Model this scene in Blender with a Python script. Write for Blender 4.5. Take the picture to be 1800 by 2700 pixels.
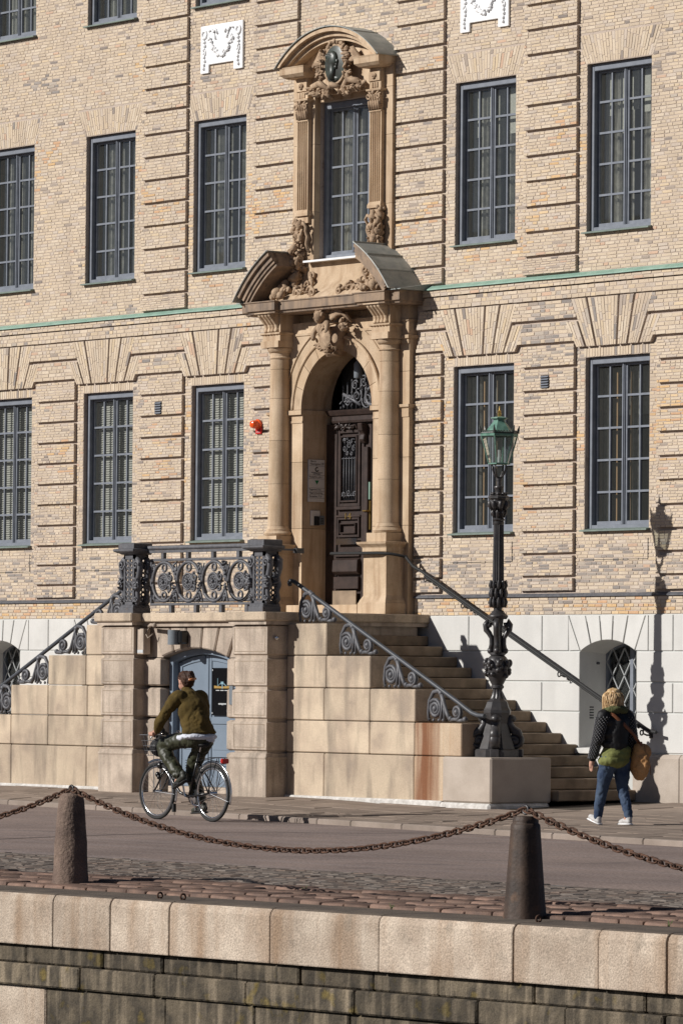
import bpy, math, random
from mathutils import Vector, Matrix, Quaternion, noise as mnoise
RN = random.Random(11)
for o in list(bpy.data.objects): bpy.data.objects.remove(o)
scene = bpy.context.scene
COL = scene.collection
rad, sin, cos, pi = math.radians, math.sin, math.cos, math.pi

# ---------------------------------------------------------------- camera
PHI, PIT, ROL, FPX = rad(52.236), rad(1.9766), 0.0087, 12791.2
CAM = Vector((53.2894, -41.2, 1.5194))
_r = Vector((cos(PHI), sin(PHI), 0)); _f0 = Vector((-sin(PHI), cos(PHI), 0)); _u0 = Vector((0, 0, 1))
_f = _f0*cos(PIT) + _u0*sin(PIT); _u = _u0*cos(PIT) - _f0*sin(PIT)
_r2 = _r*cos(ROL) + _u*sin(ROL); _u2 = _u*cos(ROL) - _r*sin(ROL)
cd = bpy.data.cameras.new('Camera'); cam = bpy.data.objects.new('Camera', cd); COL.objects.link(cam)
cd.sensor_fit = 'VERTICAL'; cd.sensor_height = 36; cd.lens = 36*FPX/2700; cd.clip_start = 1; cd.clip_end = 2000
cam.matrix_world = Matrix(((_r2.x, _u2.x, -_f.x, CAM.x), (_r2.y, _u2.y, -_f.y, CAM.y), (_r2.z, _u2.z, -_f.z, CAM.z), (0, 0, 0, 1)))
scene.camera = cam
# ---------------------------------------------------------------- sky and sun (sun from the front left, 27 degrees up)
LD = Vector((.375, .807, -.457)).normalized()
w = bpy.data.worlds.new('World'); scene.world = w; w.use_nodes = True
wn = w.node_tree.nodes; sky = wn.new('ShaderNodeTexSky'); sky.sky_type = 'NISHITA'; sky.sun_disc = False; sky.air_density = .4; sky.dust_density = .4
sky.sun_elevation = math.asin(-LD.z); sky.sun_rotation = math.atan2(-LD.x, -LD.y)
w.node_tree.links.new(sky.outputs[0], wn['Background'].inputs[0]); wn['Background'].inputs[1].default_value = .05
sl = bpy.data.lights.new('sun', 'SUN'); sl.energy = 5; sl.angle = rad(.5); sl.color = (1, .965, .92)
so = bpy.data.objects.new('sun', sl); COL.objects.link(so); so.rotation_euler = LD.to_track_quat('-Z', 'Y').to_euler(); so.location = (-10, -30, 30)
vs = scene.view_settings; vs.view_transform = 'Standard'; vs.look = 'None'; vs.exposure = 0; vs.gamma = 1; vs.use_curve_mapping = False
scene.render.resolution_x = 682; scene.render.resolution_y = 1024

# ---------------------------------------------------------------- materials
MATS = {}
def M(name, c1, c2=None, rough=.8, s1=3., s2=70., fine=.12, bump=.25, bs=90., bd=.004, streak=0., sc=(.1, .09, .07), ss=(5, 5, .5), metal=0., spec=.3, attr=None, var=0., spots=0., spc=(.03, .03, .03), sps=25., moss=0., band=None):
    m = bpy.data.materials.new(name); m.use_nodes = True; MATS[name] = m
    N, L = m.node_tree.nodes, m.node_tree.links; b = N['Principled BSDF']
    b.inputs['Roughness'].default_value = rough; b.inputs['Metallic'].default_value = metal; b.inputs['Specular IOR Level'].default_value = spec
    g = N.new('ShaderNodeNewGeometry'); pos = g.outputs['Position']
    def nz(scale, det=4, vec=pos):
        n = N.new('ShaderNodeTexNoise'); n.inputs['Scale'].default_value = scale; n.inputs['Detail'].default_value = det; L.new(vec, n.inputs['Vector']); return n.outputs['Fac']
    def ramp(v, a, bb):
        r = N.new('ShaderNodeMapRange'); r.clamp = True; r.inputs['From Min'].default_value = a; r.inputs['From Max'].default_value = bb; L.new(v, r.inputs['Value']); return r.outputs[0]
    def mix(fac, A, B, mode='MIX'):
        x = N.new('ShaderNodeMix'); x.data_type = 'RGBA'; x.blend_type = mode
        for k, v in (('Factor', fac), (6, A), (7, B)):
            i = x.inputs[0] if k == 'Factor' else x.inputs[k]
            if hasattr(v, 'links'): L.new(v, i)
            elif k == 'Factor': i.default_value = v
            else: i.default_value = (*v, 1)
        return x.outputs[2]
    def mul(v, k):
        q = N.new('ShaderNodeMath'); q.operation = 'MULTIPLY'; L.new(v, q.inputs[0]); q.inputs[1].default_value = k; return q.outputs[0]
    col = mix(ramp(nz(s1), .35, .65), c1, c2 or c1)
    if attr:
        a = N.new('ShaderNodeAttribute'); a.attribute_name = attr; col = mix(ramp(nz(s1), .3, .7), a.outputs['Color'], mix(1., a.outputs['Color'], c2 or (1, 1, 1), 'MULTIPLY'))
    if streak:
        mp = N.new('ShaderNodeMapping'); mp.inputs['Scale'].default_value = ss; L.new(pos, mp.inputs[0])
        col = mix(mul(ramp(nz(1., 5, mp.outputs[0]), .48, .72), streak), col, sc)
    if spots: col = mix(mul(ramp(nz(sps, 6), .60, .70), spots), col, spc)
    if band:
        sx = N.new('ShaderNodeSeparateXYZ'); L.new(pos, sx.inputs[0]); mp = N.new('ShaderNodeMapping'); mp.inputs['Scale'].default_value = (9, 9, .8); L.new(pos, mp.inputs[0])
        q1 = N.new('ShaderNodeMath'); q1.operation = 'MULTIPLY_ADD'; L.new(nz(1., 5, mp.outputs[0]), q1.inputs[0]); q1.inputs[1].default_value = .5; L.new(sx.outputs[0], q1.inputs[2])
        q2 = N.new('ShaderNodeMath'); q2.operation = 'SUBTRACT'; L.new(q1.outputs[0], q2.inputs[0]); q2.inputs[1].default_value = band[0]+.25
        q3 = N.new('ShaderNodeMath'); q3.operation = 'ABSOLUTE'; L.new(q2.outputs[0], q3.inputs[0]); col = mix(mul(ramp(q3.outputs[0], band[1], band[1]*.25), .92), col, band[2])
    if moss: col = mix(mul(ramp(nz(5.5, 8), .60, .70), moss), col, (.21, .15, .03))
    f = N.new('ShaderNodeMapRange'); f.inputs['To Min'].default_value = 1-2*fine; f.inputs['To Max'].default_value = 1+2*fine; L.new(nz(s2, 3), f.inputs['Value'])
    col = mix(1., col, f.outputs[0], 'MULTIPLY')
    if var:
        oi = N.new('ShaderNodeObjectInfo'); v = N.new('ShaderNodeMapRange'); v.inputs['To Min'].default_value = 1-var; v.inputs['To Max'].default_value = 1+var
        L.new(oi.outputs['Random'], v.inputs['Value']); col = mix(1., col, v.outputs[0], 'MULTIPLY')
    L.new(col, b.inputs['Base Color'])
    if bump:
        bp = N.new('ShaderNodeBump'); bp.inputs['Strength'].default_value = bump; bp.inputs['Distance'].default_value = bd; L.new(nz(bs, 4), bp.inputs['Height']); L.new(bp.outputs[0], b.inputs['Normal'])
    return m
M('brick', (.4, .3, .2), (.90, .88, .87), rough=.9, s1=45, s2=150, fine=.12, bump=.5, bs=120, attr='Col', spots=.4, spc=(.21, .175, .15), sps=55, streak=.42, sc=(.37, .295, .235), ss=(2.2, 2.2, .4))
M('mortar', (.48, .40, .335), (.42, .345, .285), rough=.95, s1=2.5, fine=.2, bump=.6, spots=.35, spc=(.16, .13, .10), sps=9)
M('sandstone', (.56, .43, .30), (.45, .33, .215), rough=.85, s1=2.6, fine=.12, bump=.4, bs=45, bd=.006, streak=.8, sc=(.31, .20, .12), ss=(9, 9, .9), var=.09, spots=.5, spc=(.33, .24, .16), sps=4)
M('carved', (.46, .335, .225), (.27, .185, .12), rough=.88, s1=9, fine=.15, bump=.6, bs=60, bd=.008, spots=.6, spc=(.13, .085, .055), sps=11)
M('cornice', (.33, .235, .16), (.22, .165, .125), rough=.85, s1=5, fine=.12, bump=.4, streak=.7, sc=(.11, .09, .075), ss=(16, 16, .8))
M('granite', (.53, .43, .315), (.40, .315, .235), rough=.78, s1=2.2, s2=110, fine=.3, bump=.45, bs=120, streak=.9, sc=(.215, .175, .135), ss=(4.5, 4.5, .9), var=.1, spots=.6, spc=(.29, .235, .185), sps=2.2)
M('granite_pier', (.49, .405, .325), (.34, .275, .22), rough=.8, s1=2.6, s2=110, fine=.3, bump=.45, bs=120, streak=.75, sc=(.18, .15, .12), ss=(8, 8, 1.0), var=.1, spots=.4, spc=(.22, .18, .145), sps=3)
M('granite_rust', (.53, .42, .30), (.42, .31, .215), rough=.8, s1=2, s2=110, fine=.3, bump=.4, bs=120, streak=.6, sc=(.40, .24, .13), ss=(7, 7, .3), band=(5.02, .30, (.17, .058, .02)))
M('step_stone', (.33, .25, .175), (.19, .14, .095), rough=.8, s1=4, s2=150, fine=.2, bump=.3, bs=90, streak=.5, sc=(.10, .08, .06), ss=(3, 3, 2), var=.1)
M('grey_granite', (.45, .385, .325), (.38, .32, .265), rough=.8, s1=3, s2=210, fine=.22, bump=.3, bs=170)
M('plaster', (.615, .605, .575), (.565, .555, .53), rough=.9, s1=1.6, fine=.05, bump=.2, bs=30, streak=.4, sc=(.45, .44, .415), ss=(3.5, 3.5, .9), var=.025, spots=.3, spc=(.44, .43, .40), sps=1.9)
M('plaster_groove', (.50, .505, .485), rough=.9, fine=.04, bump=0)
M('white_relief', (.86, .86, .86), (.80, .80, .80), rough=.75, fine=.02, bump=.1)
M('copper', (.25, .38, .31), (.19, .31, .25), rough=.6, s1=5, fine=.1, bump=.15, streak=.3, sc=(.4, .5, .44), ss=(9, 9, 2))
M('sill_copper', (.20, .25, .215), (.15, .185, .165), rough=.6, s1=6, fine=.1, bump=.1)
M('copper_lamp', (.16, .30, .235), (.085, .18, .14), rough=.45, s1=14, fine=.15, bump=.1, spots=.5, spc=(.05, .07, .06), sps=30)
M('lead', (.27, .29, .28), (.38, .39, .36), rough=.5, s1=5, fine=.15, bump=.2, streak=.5, sc=(.16, .19, .17), ss=(8, 8, 3))
M('bronze', (.035, .035, .03), (.05, .065, .055), rough=.4, s1=12, fine=.2, bump=.3, spec=.5)
M('iron', (.115, .116, .126), (.08, .081, .09), rough=.52, s1=14, fine=.2, bump=.35, bs=70, spots=.22, spc=(.13, .07, .04), sps=16, spec=.45)
M('iron_black', (.056, .052, .052), (.032, .030, .031), rough=.4, s1=10, fine=.15, bump=.2, spec=.5, spots=.2, spc=(.07, .045, .03), sps=14)
M('rail_paint', (.06, .065, .078), (.045, .05, .058), rough=.5, fine=.1, bump=.1, spec=.5)
M('rust', (.115, .058, .036), (.06, .034, .024), rough=.85, s1=20, fine=.25, bump=.5, spots=.4, spc=(.03, .02, .016), sps=30)
M('window_paint', (.20, .217, .25), (.16, .176, .205), rough=.5, s1=8, fine=.06, bump=.1, spots=.15, spc=(.35, .36, .36), sps=40)
M('blue_door', (.185, .23, .285), (.16, .20, .25), rough=.45, s1=3, fine=.05, bump=.1)
M('door_wood', (.05, .033, .028), (.032, .022, .019), rough=.42, s1=9, fine=.15, bump=.2, streak=.3, sc=(.03, .02, .017), spec=.4)
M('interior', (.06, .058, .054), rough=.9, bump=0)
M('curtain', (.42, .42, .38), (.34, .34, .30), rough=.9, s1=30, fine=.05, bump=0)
M('dark_curtain', (.36, .355, .32), (.22, .22, .20), rough=.9, s1=12, fine=.1, bump=0)
M('mid_curtain', (.48, .47, .42), (.32, .31, .28), rough=.9, s1=12, fine=.1, bump=0)
M('blind', (.40, .40, .37), rough=.7, fine=.03, bump=0)
M('lath', (.34, .22, .12), rough=.7, bump=0)
M('asphalt', (.285, .218, .188), (.205, .157, .137), rough=.9, s1=.55, s2=38, fine=.5, bump=.6, bs=150, streak=.5, sc=(.30, .25, .235), ss=(.12, 4, 1), spots=.5, spc=(.13, .105, .098), sps=1.3)
M('wire_shadow_strip', (.045, .038, .034), rough=.9)
M('slab', (.29, .228, .182), (.225, .175, .14), rough=.85, s1=2, s2=140, fine=.2, bump=.5, var=.16, spots=.4, spc=(.09, .07, .055), sps=7)
M('kerb', (.27, .22, .185), (.21, .17, .14), rough=.8, s1=3, s2=160, fine=.22, bump=.4, var=.12)
M('joint_dirt', (.075, .058, .045), (.05, .04, .03), rough=.95, s1=5, fine=.2, moss=.3)
M('sett', (.30, .30, .30), (.75, .72, .7), rough=.8, s1=14, s2=140, fine=.22, bump=.5, attr='Col')
M('red_sett', (.205, .130, .097), (.13, .086, .068), rough=.78, s1=7, s2=150, fine=.25, bump=.5, bs=60, bd=.008, var=.3, spots=.3, spc=(.05, .035, .03), sps=9)
M('coping', (.50, .415, .33), (.36, .285, .22), rough=.85, s1=2.8, s2=75, fine=.35, bump=.9, bs=60, bd=.008, streak=.85, sc=(.27, .18, .115), ss=(4.2, 4.2, .5), var=.1, spots=.5, spc=(.22, .18, .14), sps=5)
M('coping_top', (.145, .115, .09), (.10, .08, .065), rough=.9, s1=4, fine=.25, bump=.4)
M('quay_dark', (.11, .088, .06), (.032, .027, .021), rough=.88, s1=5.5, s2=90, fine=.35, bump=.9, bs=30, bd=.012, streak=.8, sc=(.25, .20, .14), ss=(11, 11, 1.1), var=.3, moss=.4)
M('bollard_stone', (.19, .135, .105), (.115, .08, .065), rough=.85, s1=5, s2=90, fine=.3, bump=.9, bs=38, bd=.012, spots=.4, spc=(.035, .028, .024), sps=8)
M('bollard_iron', (.085, .055, .039), (.043, .031, .025), rough=.6, s1=5, s2=60, fine=.25, bump=.6, bs=35, spots=.5, spc=(.16, .085, .045), sps=7)
M('white_metal', (.8, .8, .8), rough=.4, fine=.02, bump=0)
M('sign_metal', (.66, .64, .62), rough=.45, fine=.04, bump=0)
M('chrome', (.62, .63, .64), rough=.18, metal=1., fine=.03, bump=0)
M('black_paint', (.012, .012, .013), rough=.28, fine=.05, bump=0, spec=.5)
M('rubber', (.022, .022, .022), rough=.7, fine=.1, bump=.1)
M('black_gloss', (.006, .006, .007), rough=.22, bump=0, spec=.35)
M('lattice_paint', (.36, .37, .37), rough=.6, fine=.1, bump=0)
M('grey_paint', (.17, .19, .21), rough=.35, bump=0)
M('ink', (.02, .02, .022), rough=.6, bump=0)
M('ink_white', (.5, .52, .53), rough=.5, bump=0)
M('ink_gold', (.42, .27, .08), rough=.5, bump=0)
M('ink_green', (.02, .18, .07), rough=.5, bump=0)
M('ink_blue', (.2, .34, .40), rough=.5, bump=0)
M('brass', (.55, .38, .13), rough=.3, metal=.9, bump=0)
M('red_plastic', (.55, .02, .015), rough=.3, bump=0, spec=.5)
M('orange_glass', (.75, .09, .01), rough=.12, bump=0, spec=.6)
M('water', (.02, .03, .028), rough=.08, bump=.3, bs=3, bd=.03, fine=.05)
M('roof_tile', (.22, .09, .05), (.15, .07, .045), rough=.8)
M('dust_white', (.62, .60, .57), (.45, .43, .40), rough=.9, s1=12, fine=.15, bump=.4)
def glass_mat(name, tint, refl, dirt=0):
    m = bpy.data.materials.new(name); m.use_nodes = True; MATS[name] = m; N, L = m.node_tree.nodes, m.node_tree.links
    N.remove(N['Principled BSDF']); t = N.new('ShaderNodeBsdfTransparent'); t.inputs[0].default_value = (*tint, 1)
    gl = N.new('ShaderNodeBsdfGlossy'); gl.inputs['Roughness'].default_value = .015; gl.inputs[0].default_value = (.95, .97, 1, 1)
    lw = N.new('ShaderNodeLayerWeight'); lw.inputs[0].default_value = refl; mx = N.new('ShaderNodeMixShader')
    if dirt:
        df = N.new('ShaderNodeBsdfDiffuse'); df.inputs[0].default_value = (.44, .46, .44, 1); dm = N.new('ShaderNodeMixShader'); dm.inputs[0].default_value = dirt
        L.new(t.outputs[0], dm.inputs[1]); L.new(df.outputs[0], dm.inputs[2]); t = dm
    L.new(lw.outputs['Fresnel'], mx.inputs[0]); L.new(t.outputs[0], mx.inputs[1]); L.new(gl.outputs[0], mx.inputs[2]); L.new(mx.outputs[0], N['Material Output'].inputs[0])
glass_mat('glass', (.86, .87, .85), .33, .055); glass_mat('lantern_glass', (.90, .94, .92), .22, .09)

# ---------------------------------------------------------------- mesh helpers
class MB:
    def __init__(s): s.v = []; s.f = []
    def add(s, vs, fs):
        b = len(s.v); s.v += [tuple(v) for v in vs]; s.f += [tuple(i+b for i in f) for f in fs]; return s
    def box(s, x0, x1, y0, y1, z0, z1):
        return s.add([(x0, y0, z0), (x1, y0, z0), (x1, y1, z0), (x0, y1, z0), (x0, y0, z1), (x1, y0, z1), (x1, y1, z1), (x0, y1, z1)],
                     [(0, 3, 2, 1), (4, 5, 6, 7), (0, 1, 5, 4), (1, 2, 6, 5), (2, 3, 7, 6), (3, 0, 4, 7)])
    def prism(s, poly, y0, y1):                    # polygon of (x, z), extruded along y
        n = len(poly); a = sum(poly[i][0]*poly[(i+1) % n][1]-poly[(i+1) % n][0]*poly[i][1] for i in range(n))
        if a < 0: poly = poly[::-1]
        vs = [(x, y0, z) for x, z in poly]+[(x, y1, z) for x, z in poly]
        return s.add(vs, [tuple(range(n)), tuple(range(2*n-1, n-1, -1))]+[(i+n, (i+1) % n+n, (i+1) % n, i) for i in range(n)])
    def prismx(s, poly, x0, x1):                   # polygon of (y, z), extruded along x
        n = len(poly); vs = [(x0, y, z) for y, z in poly]+[(x1, y, z) for y, z in poly]
        return s.add(vs, [tuple(range(n)), tuple(range(2*n-1, n-1, -1))]+[(i+n, (i+1) % n+n, (i+1) % n, i) for i in range(n)])
    def lathe(s, prof, n=20, c=(0, 0, 0), mod=None, caps=True):   # prof: list of (r, z)
        vs = []; fs = []
        for k, (r, z) in enumerate(prof):
            for i in range(n):
                a = 2*pi*i/n; q = r*(mod(a, z) if mod else 1); vs.append((c[0]+q*cos(a), c[1]+q*sin(a), c[2]+z))
        for k in range(len(prof)-1):
            for i in range(n): j = (i+1) % n; fs.append((k*n+i, k*n+j, (k+1)*n+j, (k+1)*n+i))
        if caps: fs += [tuple(range(n-1, -1, -1)), tuple(range((len(prof)-1)*n, len(prof)*n))]
        return s.add(vs, fs)
    def tube(s, pts, r, n=8, r2=None, closed=False, up=(0, 0, 1)):   # r: number or list; r2: second half-axis of the section
        pts = [Vector(p) for p in pts]; m = len(pts); vs = []; fs = []; up = Vector(up)
        N = None
        for k, p in enumerate(pts):
            a = pts[(k-1) % m] if closed or k > 0 else p; b = pts[(k+1) % m] if closed or k < m-1 else p
            t = (b-a).normalized() if (b-a).length > 1e-9 else Vector((0, 0, 1))
            if N is None:
                N = up-t*up.dot(t)
                if N.length < 1e-3: N = Vector((1, 0, 0))-t*t.x
            else: N = N-t*N.dot(t)
            N.normalize(); B = t.cross(N); rr = r[k] if isinstance(r, (list, tuple)) else r; q = (r2[k] if isinstance(r2, (list, tuple)) else r2) if r2 else rr
            for i in range(n): an = 2*pi*(i+.5)/n; vs.append(p+N*(rr*cos(an))+B*(q*sin(an)))
        for k in range(m if closed else m-1):
            k2 = (k+1) % m
            for i in range(n): j = (i+1) % n; fs.append((k*n+i, k*n+j, k2*n+j, k2*n+i))
        if not closed: fs += [tuple(range(n-1, -1, -1)), tuple(range((m-1)*n, m*n))]
        return s.add(vs, fs)
    def ell(s, c, r, rot=None, n=10, m=6):
        c = Vector(c); r = (r, r, r) if not isinstance(r, (tuple, list)) else r; vs = []; fs = []
        for j in range(m+1):
            th = pi*j/m
            for i in range(n):
                a = 2*pi*i/n; p = Vector((r[0]*sin(th)*cos(a), r[1]*sin(th)*sin(a), r[2]*cos(th)))
                if rot: p = rot @ p
                vs.append(c+p)
        for j in range(m):
            for i in range(n): k = (i+1) % n; fs.append((j*n+i, (j+1)*n+i, (j+1)*n+k, j*n+k))
        return s.add(vs, fs)
    def ring(s, c, R, r, ax='y', n=20, m=6, sx=1., sz=1.):
        pts = []
        for i in range(n):
            a = 2*pi*i/n
            pts.append({'y': (c[0]+sx*R*cos(a), c[1], c[2]+sz*R*sin(a)), 'z': (c[0]+R*cos(a), c[1]+R*sin(a), c[2]), 'x': (c[0], c[1]+R*cos(a), c[2]+R*sin(a))}[ax])
        return s.tube(pts, r, m, closed=True, up={'y': (0, 1, 0), 'z': (0, 0, 1), 'x': (1, 0, 0)}[ax])
    def build(s, name, mat, parent=None, smooth=False, bevel=0., loc=None, rot=None, seg=1):
        me = bpy.data.meshes.new(name); me.from_pydata(s.v, [], s.f); me.update()
        if mat: me.materials.append(MATS[mat])
        if smooth:
            me.polygons.foreach_set('use_smooth', [True]*len(me.polygons))
            if smooth == 'auto': me.set_sharp_from_angle(angle=rad(40))
        o = bpy.data.objects.new(name, me); COL.objects.link(o)
        if parent: o.parent = parent
        if loc: o.location = loc
        if rot: o.rotation_euler = rot
        if bevel:
            md = o.modifiers.new('Bevel', 'BEVEL'); md.width = bevel; md.segments = seg; md.limit_method = 'ANGLE'; md.angle_limit = rad(35)
        return o
def empty(name, loc=(0, 0, 0), parent=None, rotz=0):
    o = bpy.data.objects.new(name, None); COL.objects.link(o); o.location = loc; o.rotation_euler = (0, 0, rotz); o.empty_display_size = .2
    if parent: o.parent = parent
    return o
def tag(o, label=None, cat=None, group=None, kind=None):
    for k, v in (('label', label), ('category', cat), ('group', group), ('kind', kind)):
        if v: o[k] = v
    return o
def copy_tree(o, parent=None, loc=None):
    c = o.copy(); COL.objects.link(c); c.parent = parent
    if loc is not None: c.location = loc
    for ch in list(o.children): copy_tree(ch, c)
    return c
def text(name, body, size, mat, parent, origin, xdir, zdir, depth=.001, align='LEFT'):
    cu = bpy.data.curves.new(name, 'FONT'); cu.body = body; cu.size = size; cu.extrude = depth; cu.align_x = align
    t = bpy.data.objects.new(name, cu); COL.objects.link(t); dg = bpy.context.evaluated_depsgraph_get(); me = bpy.data.meshes.new_from_object(t.evaluated_get(dg)); bpy.data.objects.remove(t)
    me.materials.clear(); me.materials.append(MATS[mat]); o = bpy.data.objects.new(name, me); COL.objects.link(o); o.parent = parent
    x = Vector(xdir).normalized(); y = Vector(zdir).normalized(); z = x.cross(y)
    o.matrix_local = Matrix(((x.x, y.x, z.x, origin[0]), (x.y, y.y, z.y, origin[1]), (x.z, y.z, z.z, origin[2]), (0, 0, 0, 1)))
    return o
def arcpts(cx, cz, r, a0, a1, n): return [(cx+r*cos(rad(a0+(a1-a0)*i/n)), cz+r*sin(rad(a0+(a1-a0)*i/n))) for i in range(n+1)]
def seg_arc(x0, x1, zs, rise, n=12):               # segmental arch from (x0, zs) over the crown to (x1, zs)
    h = (x1-x0)/2; r = (h*h+rise*rise)/(2*rise); a = math.asin(min(1, h/r)); cz = zs+rise-r
    return [((x0+x1)/2+r*sin(-a+2*a*i/n), cz+r*cos(-a+2*a*i/n)) for i in range(n+1)]
def arch_wall(mb, x0, x1, z0, z1, arc, y0, y1):     # wall slab with an arched opening reaching down to z0
    n = len(arc)-1; mb.box(x0, arc[0][0], y0, y1, z0, z1); mb.box(arc[-1][0], x1, y0, y1, z0, z1)
    for i in range(n):
        (a, b), (c, d) = arc[i], arc[i+1]
        vs = [(a, y0, b), (c, y0, d), (c, y0, z1), (a, y0, z1), (a, y1, b), (c, y1, d), (c, y1, z1), (a, y1, z1)]
        mb.add(vs, [(0, 1, 2, 3), (7, 6, 5, 4), (0, 4, 5, 1), (3, 2, 6, 7)])
    return mb
XC = .18
# ================================================================ the brick building
B = empty('brick_building', (XC, 0, 0)); tag(B, 'large yellow brick building with blue-grey windows, rusticated bands and a carved stone portal', 'building')
B.location = (0, 0, 0)
COLS = [-8.19, -5.55, -2.82, XC, 3.18, 5.90]
WW = .632                                           # half width of a window opening
X0, X1, ZTOP = -11.2, 9.3, 12.4
OPEN = []                                           # x0, x1, z0, z1
WINS = []
for i, c in enumerate(COLS):
    if i != 3: WINS.append((c, 3.50, 5.745, 1))
    WINS.append((c, 7.39, 9.585, 2)); WINS.append((c, 11.25, 13.0, 3))
for c, z0, z1, r in WINS: OPEN.append((c-WW, c+WW, z0, min(z1, ZTOP)))
OPEN.append((XC-.795, XC+.795, 2.39, 6.075))
BASEW = [-8.28, -5.50, 5.82]
# --- mortar backing with the openings cut out
def wall_grid(mb, x0, x1, z0, z1, holes, y):
    xs = sorted({x0, x1}|{v for h in holes for v in h[:2] if x0 < v < x1}); zs = sorted({z0, z1}|{v for h in holes for v in h[2:] if z0 < v < z1})
    for a, b in zip(xs, xs[1:]):
        for c, d in zip(zs, zs[1:]):
            m, n = (a+b)/2, (c+d)/2
            if not any(h[0] < m < h[1] and h[2] < n < h[3] for h in holes): mb.add([(a, y, c), (b, y, c), (b, y, d), (a, y, d)], [(0, 1, 2, 3)])
mb = MB(); wall_grid(mb, X0, X1, 2.385, ZTOP, OPEN, .003)
for a, b, c, d in OPEN[:-1]:                        # reveals
    mb.add([(a, .006, c), (a, .30, c), (a, .30, d), (a, .006, d)], [(0, 1, 2, 3)]); mb.add([(b, .006, c), (b, .30, c), (b, .30, d), (b, .006, d)], [(3, 2, 1, 0)])
    mb.add([(a, .006, d), (a, .30, d), (b, .30, d), (b, .006, d)], [(0, 1, 2, 3)]); mb.add([(a, .006, c), (a, .30, c), (b, .30, c), (b, .006, c)], [(3, 2, 1, 0)])
wall = mb.build('wall', 'mortar', B)
MB().box(X0, X1, .31, .5, 2.385, ZTOP).add([], [])
mb = MB(); wall_grid(mb, X0, X1, 2.385, ZTOP, OPEN, .302)
mb.box(X0-.02, X0+.3, .02, 9, 0, ZTOP); mb.box(X1-.3, X1+.02, .02, 9, 0, ZTOP); mb.box(X0, X1, 8.9, 9.1, 0, ZTOP); mb.build('house_body', 'mortar', B)
mb = MB(); mb.prismx([(-.35, ZTOP), (4.5, ZTOP+3.2), (9.4, ZTOP)], X0-.2, X1+.2); mb.build('roof', 'roof_tile', B)

# --- bricks: every brick is a small box with its own shade
BR = []                                             # (quad of (x, z), y front, shade, size)
def shade(tone=0.):
    k = RN.random(); v = RN.uniform(.92, 1.07)
    if k < .62: c = (.585, .483, .36)
    elif k < .80: c = (.62, .525, .405)
    elif k < .86: c = (.62, .50, .345)
    elif k < .945: c = (.56, .48, .395)
    elif k < .97: c = (.57, .40, .285)
    elif k < .99: c = (.38, .32, .265)
    else: c = (.26, .225, .20)
    if tone > 0 and RN.random() < tone: c = RN.choice([(.32, .285, .255), (.39, .345, .30), (.27, .245, .225), (.44, .385, .32)])
    if tone < 0 and RN.random() < -tone: c = RN.choice([(.62, .42, .22), (.58, .37, .22), (.65, .49, .30)])
    return tuple(q*v for q in c)
def patchy(x, z): return mnoise.noise(Vector((x*.55, 3.3, z*.9)))+.35*mnoise.noise(Vector((x*2.2, 7.1, z*3)))
def tone_at(x, z):
    p = patchy(x, z); t = 0.
    if p > .38: t = (p-.34)*1.3
    elif p < -.36: t = (p+.30)*1.3
    if z < 3.05 and z > 2.66: t = .42+.3*p
    if 2.39 < z < 2.66: t = -.35 if mnoise.noise(Vector((x*1.7, 9, z))) > -.05 else .35
    if z < 3.3 and z >= 3.05: t = max(t, .22)
    return t
def brick_quad(q, y, tone, full=True):
    j = lambda: RN.uniform(-.0035, .0035)
    BR.append(([(a+j(), b+j()) for a, b in q], y+RN.uniform(-.0025, .0025), shade(tone), full))
def course(xa, xb, za, zb, y, jn=.0125):
    x = xa; first = True
    L = []
    while x < xb-.01:
        l = RN.choice((.195, .195, .095, .095, .14))
        if first: l *= RN.uniform(.4, 1); first = False
        e = min(x+l, xb)
        if xb-e < .05: e = xb
        L.append((x, e)); x = e
    for a, b in L:
        if b-a < .02: continue
        brick_quad([(a+jn/2, za+jn/2), (b-jn/2, za+jn/2), (b-jn/2, zb-jn/2), (a+jn/2, zb-jn/2)], y, tone_at((a+b)/2, za), b-a > .18)
def fan(bl, br, tr, tl, y, n=None, rows=2):           # slanted upright bricks in a quad (bottom left, bottom right, top right, top left)
    n = n or max(1, round(((br[0]-bl[0])+(tr[0]-tl[0]))/2/.055)); lp = lambda a, b, t: (a[0]+(b[0]-a[0])*t, a[1]+(b[1]-a[1])*t)
    H = tl[1]-bl[1]
    for i in range(n):
        u0, u1 = (i+.09)/n, (i+.91)/n; cuts = [0]; off = RN.uniform(.25, .75) if H > .2 else 1
        if H > .2:
            z = .2/H*off
            while z < .98: cuts.append(z); z += RN.choice((.205, .205, .1))/H
            if 1-cuts[-1] < .1: cuts.pop()
        cuts.append(1)
        for a, b in zip(cuts, cuts[1:]):
            e = .005/H; v0, v1 = a+e, b-e
            A, Bq = lp(bl, tl, v0), lp(br, tr, v0); C, D = lp(bl, tl, v1), lp(br, tr, v1)
            brick_quad([lp(A, Bq, u0), lp(A, Bq, u1), lp(C, D, u1), lp(C, D, u0)], y, tone_at(A[0], A[1])*.3)
PR = .052                                            # how far rusticated blocks stand proud
BLK = []; back = MB()
def block(x0, x1, z0, z1, y=-PR, n=7):
    BLK.append((x0, x1, z0, z1)); back.box(x0+.004, x1-.004, y+.005, .02, z0+.004, z1-.004); h = (z1-z0)/n
    for i in range(n): course(x0, x1, z0+h*i, z0+h*(i+1), y)
low = [2.69, 2.89, 3.187, 3.478, 3.785, 4.094, 4.402, 4.712, 5.022, 5.333, 5.645, 5.955]
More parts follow.
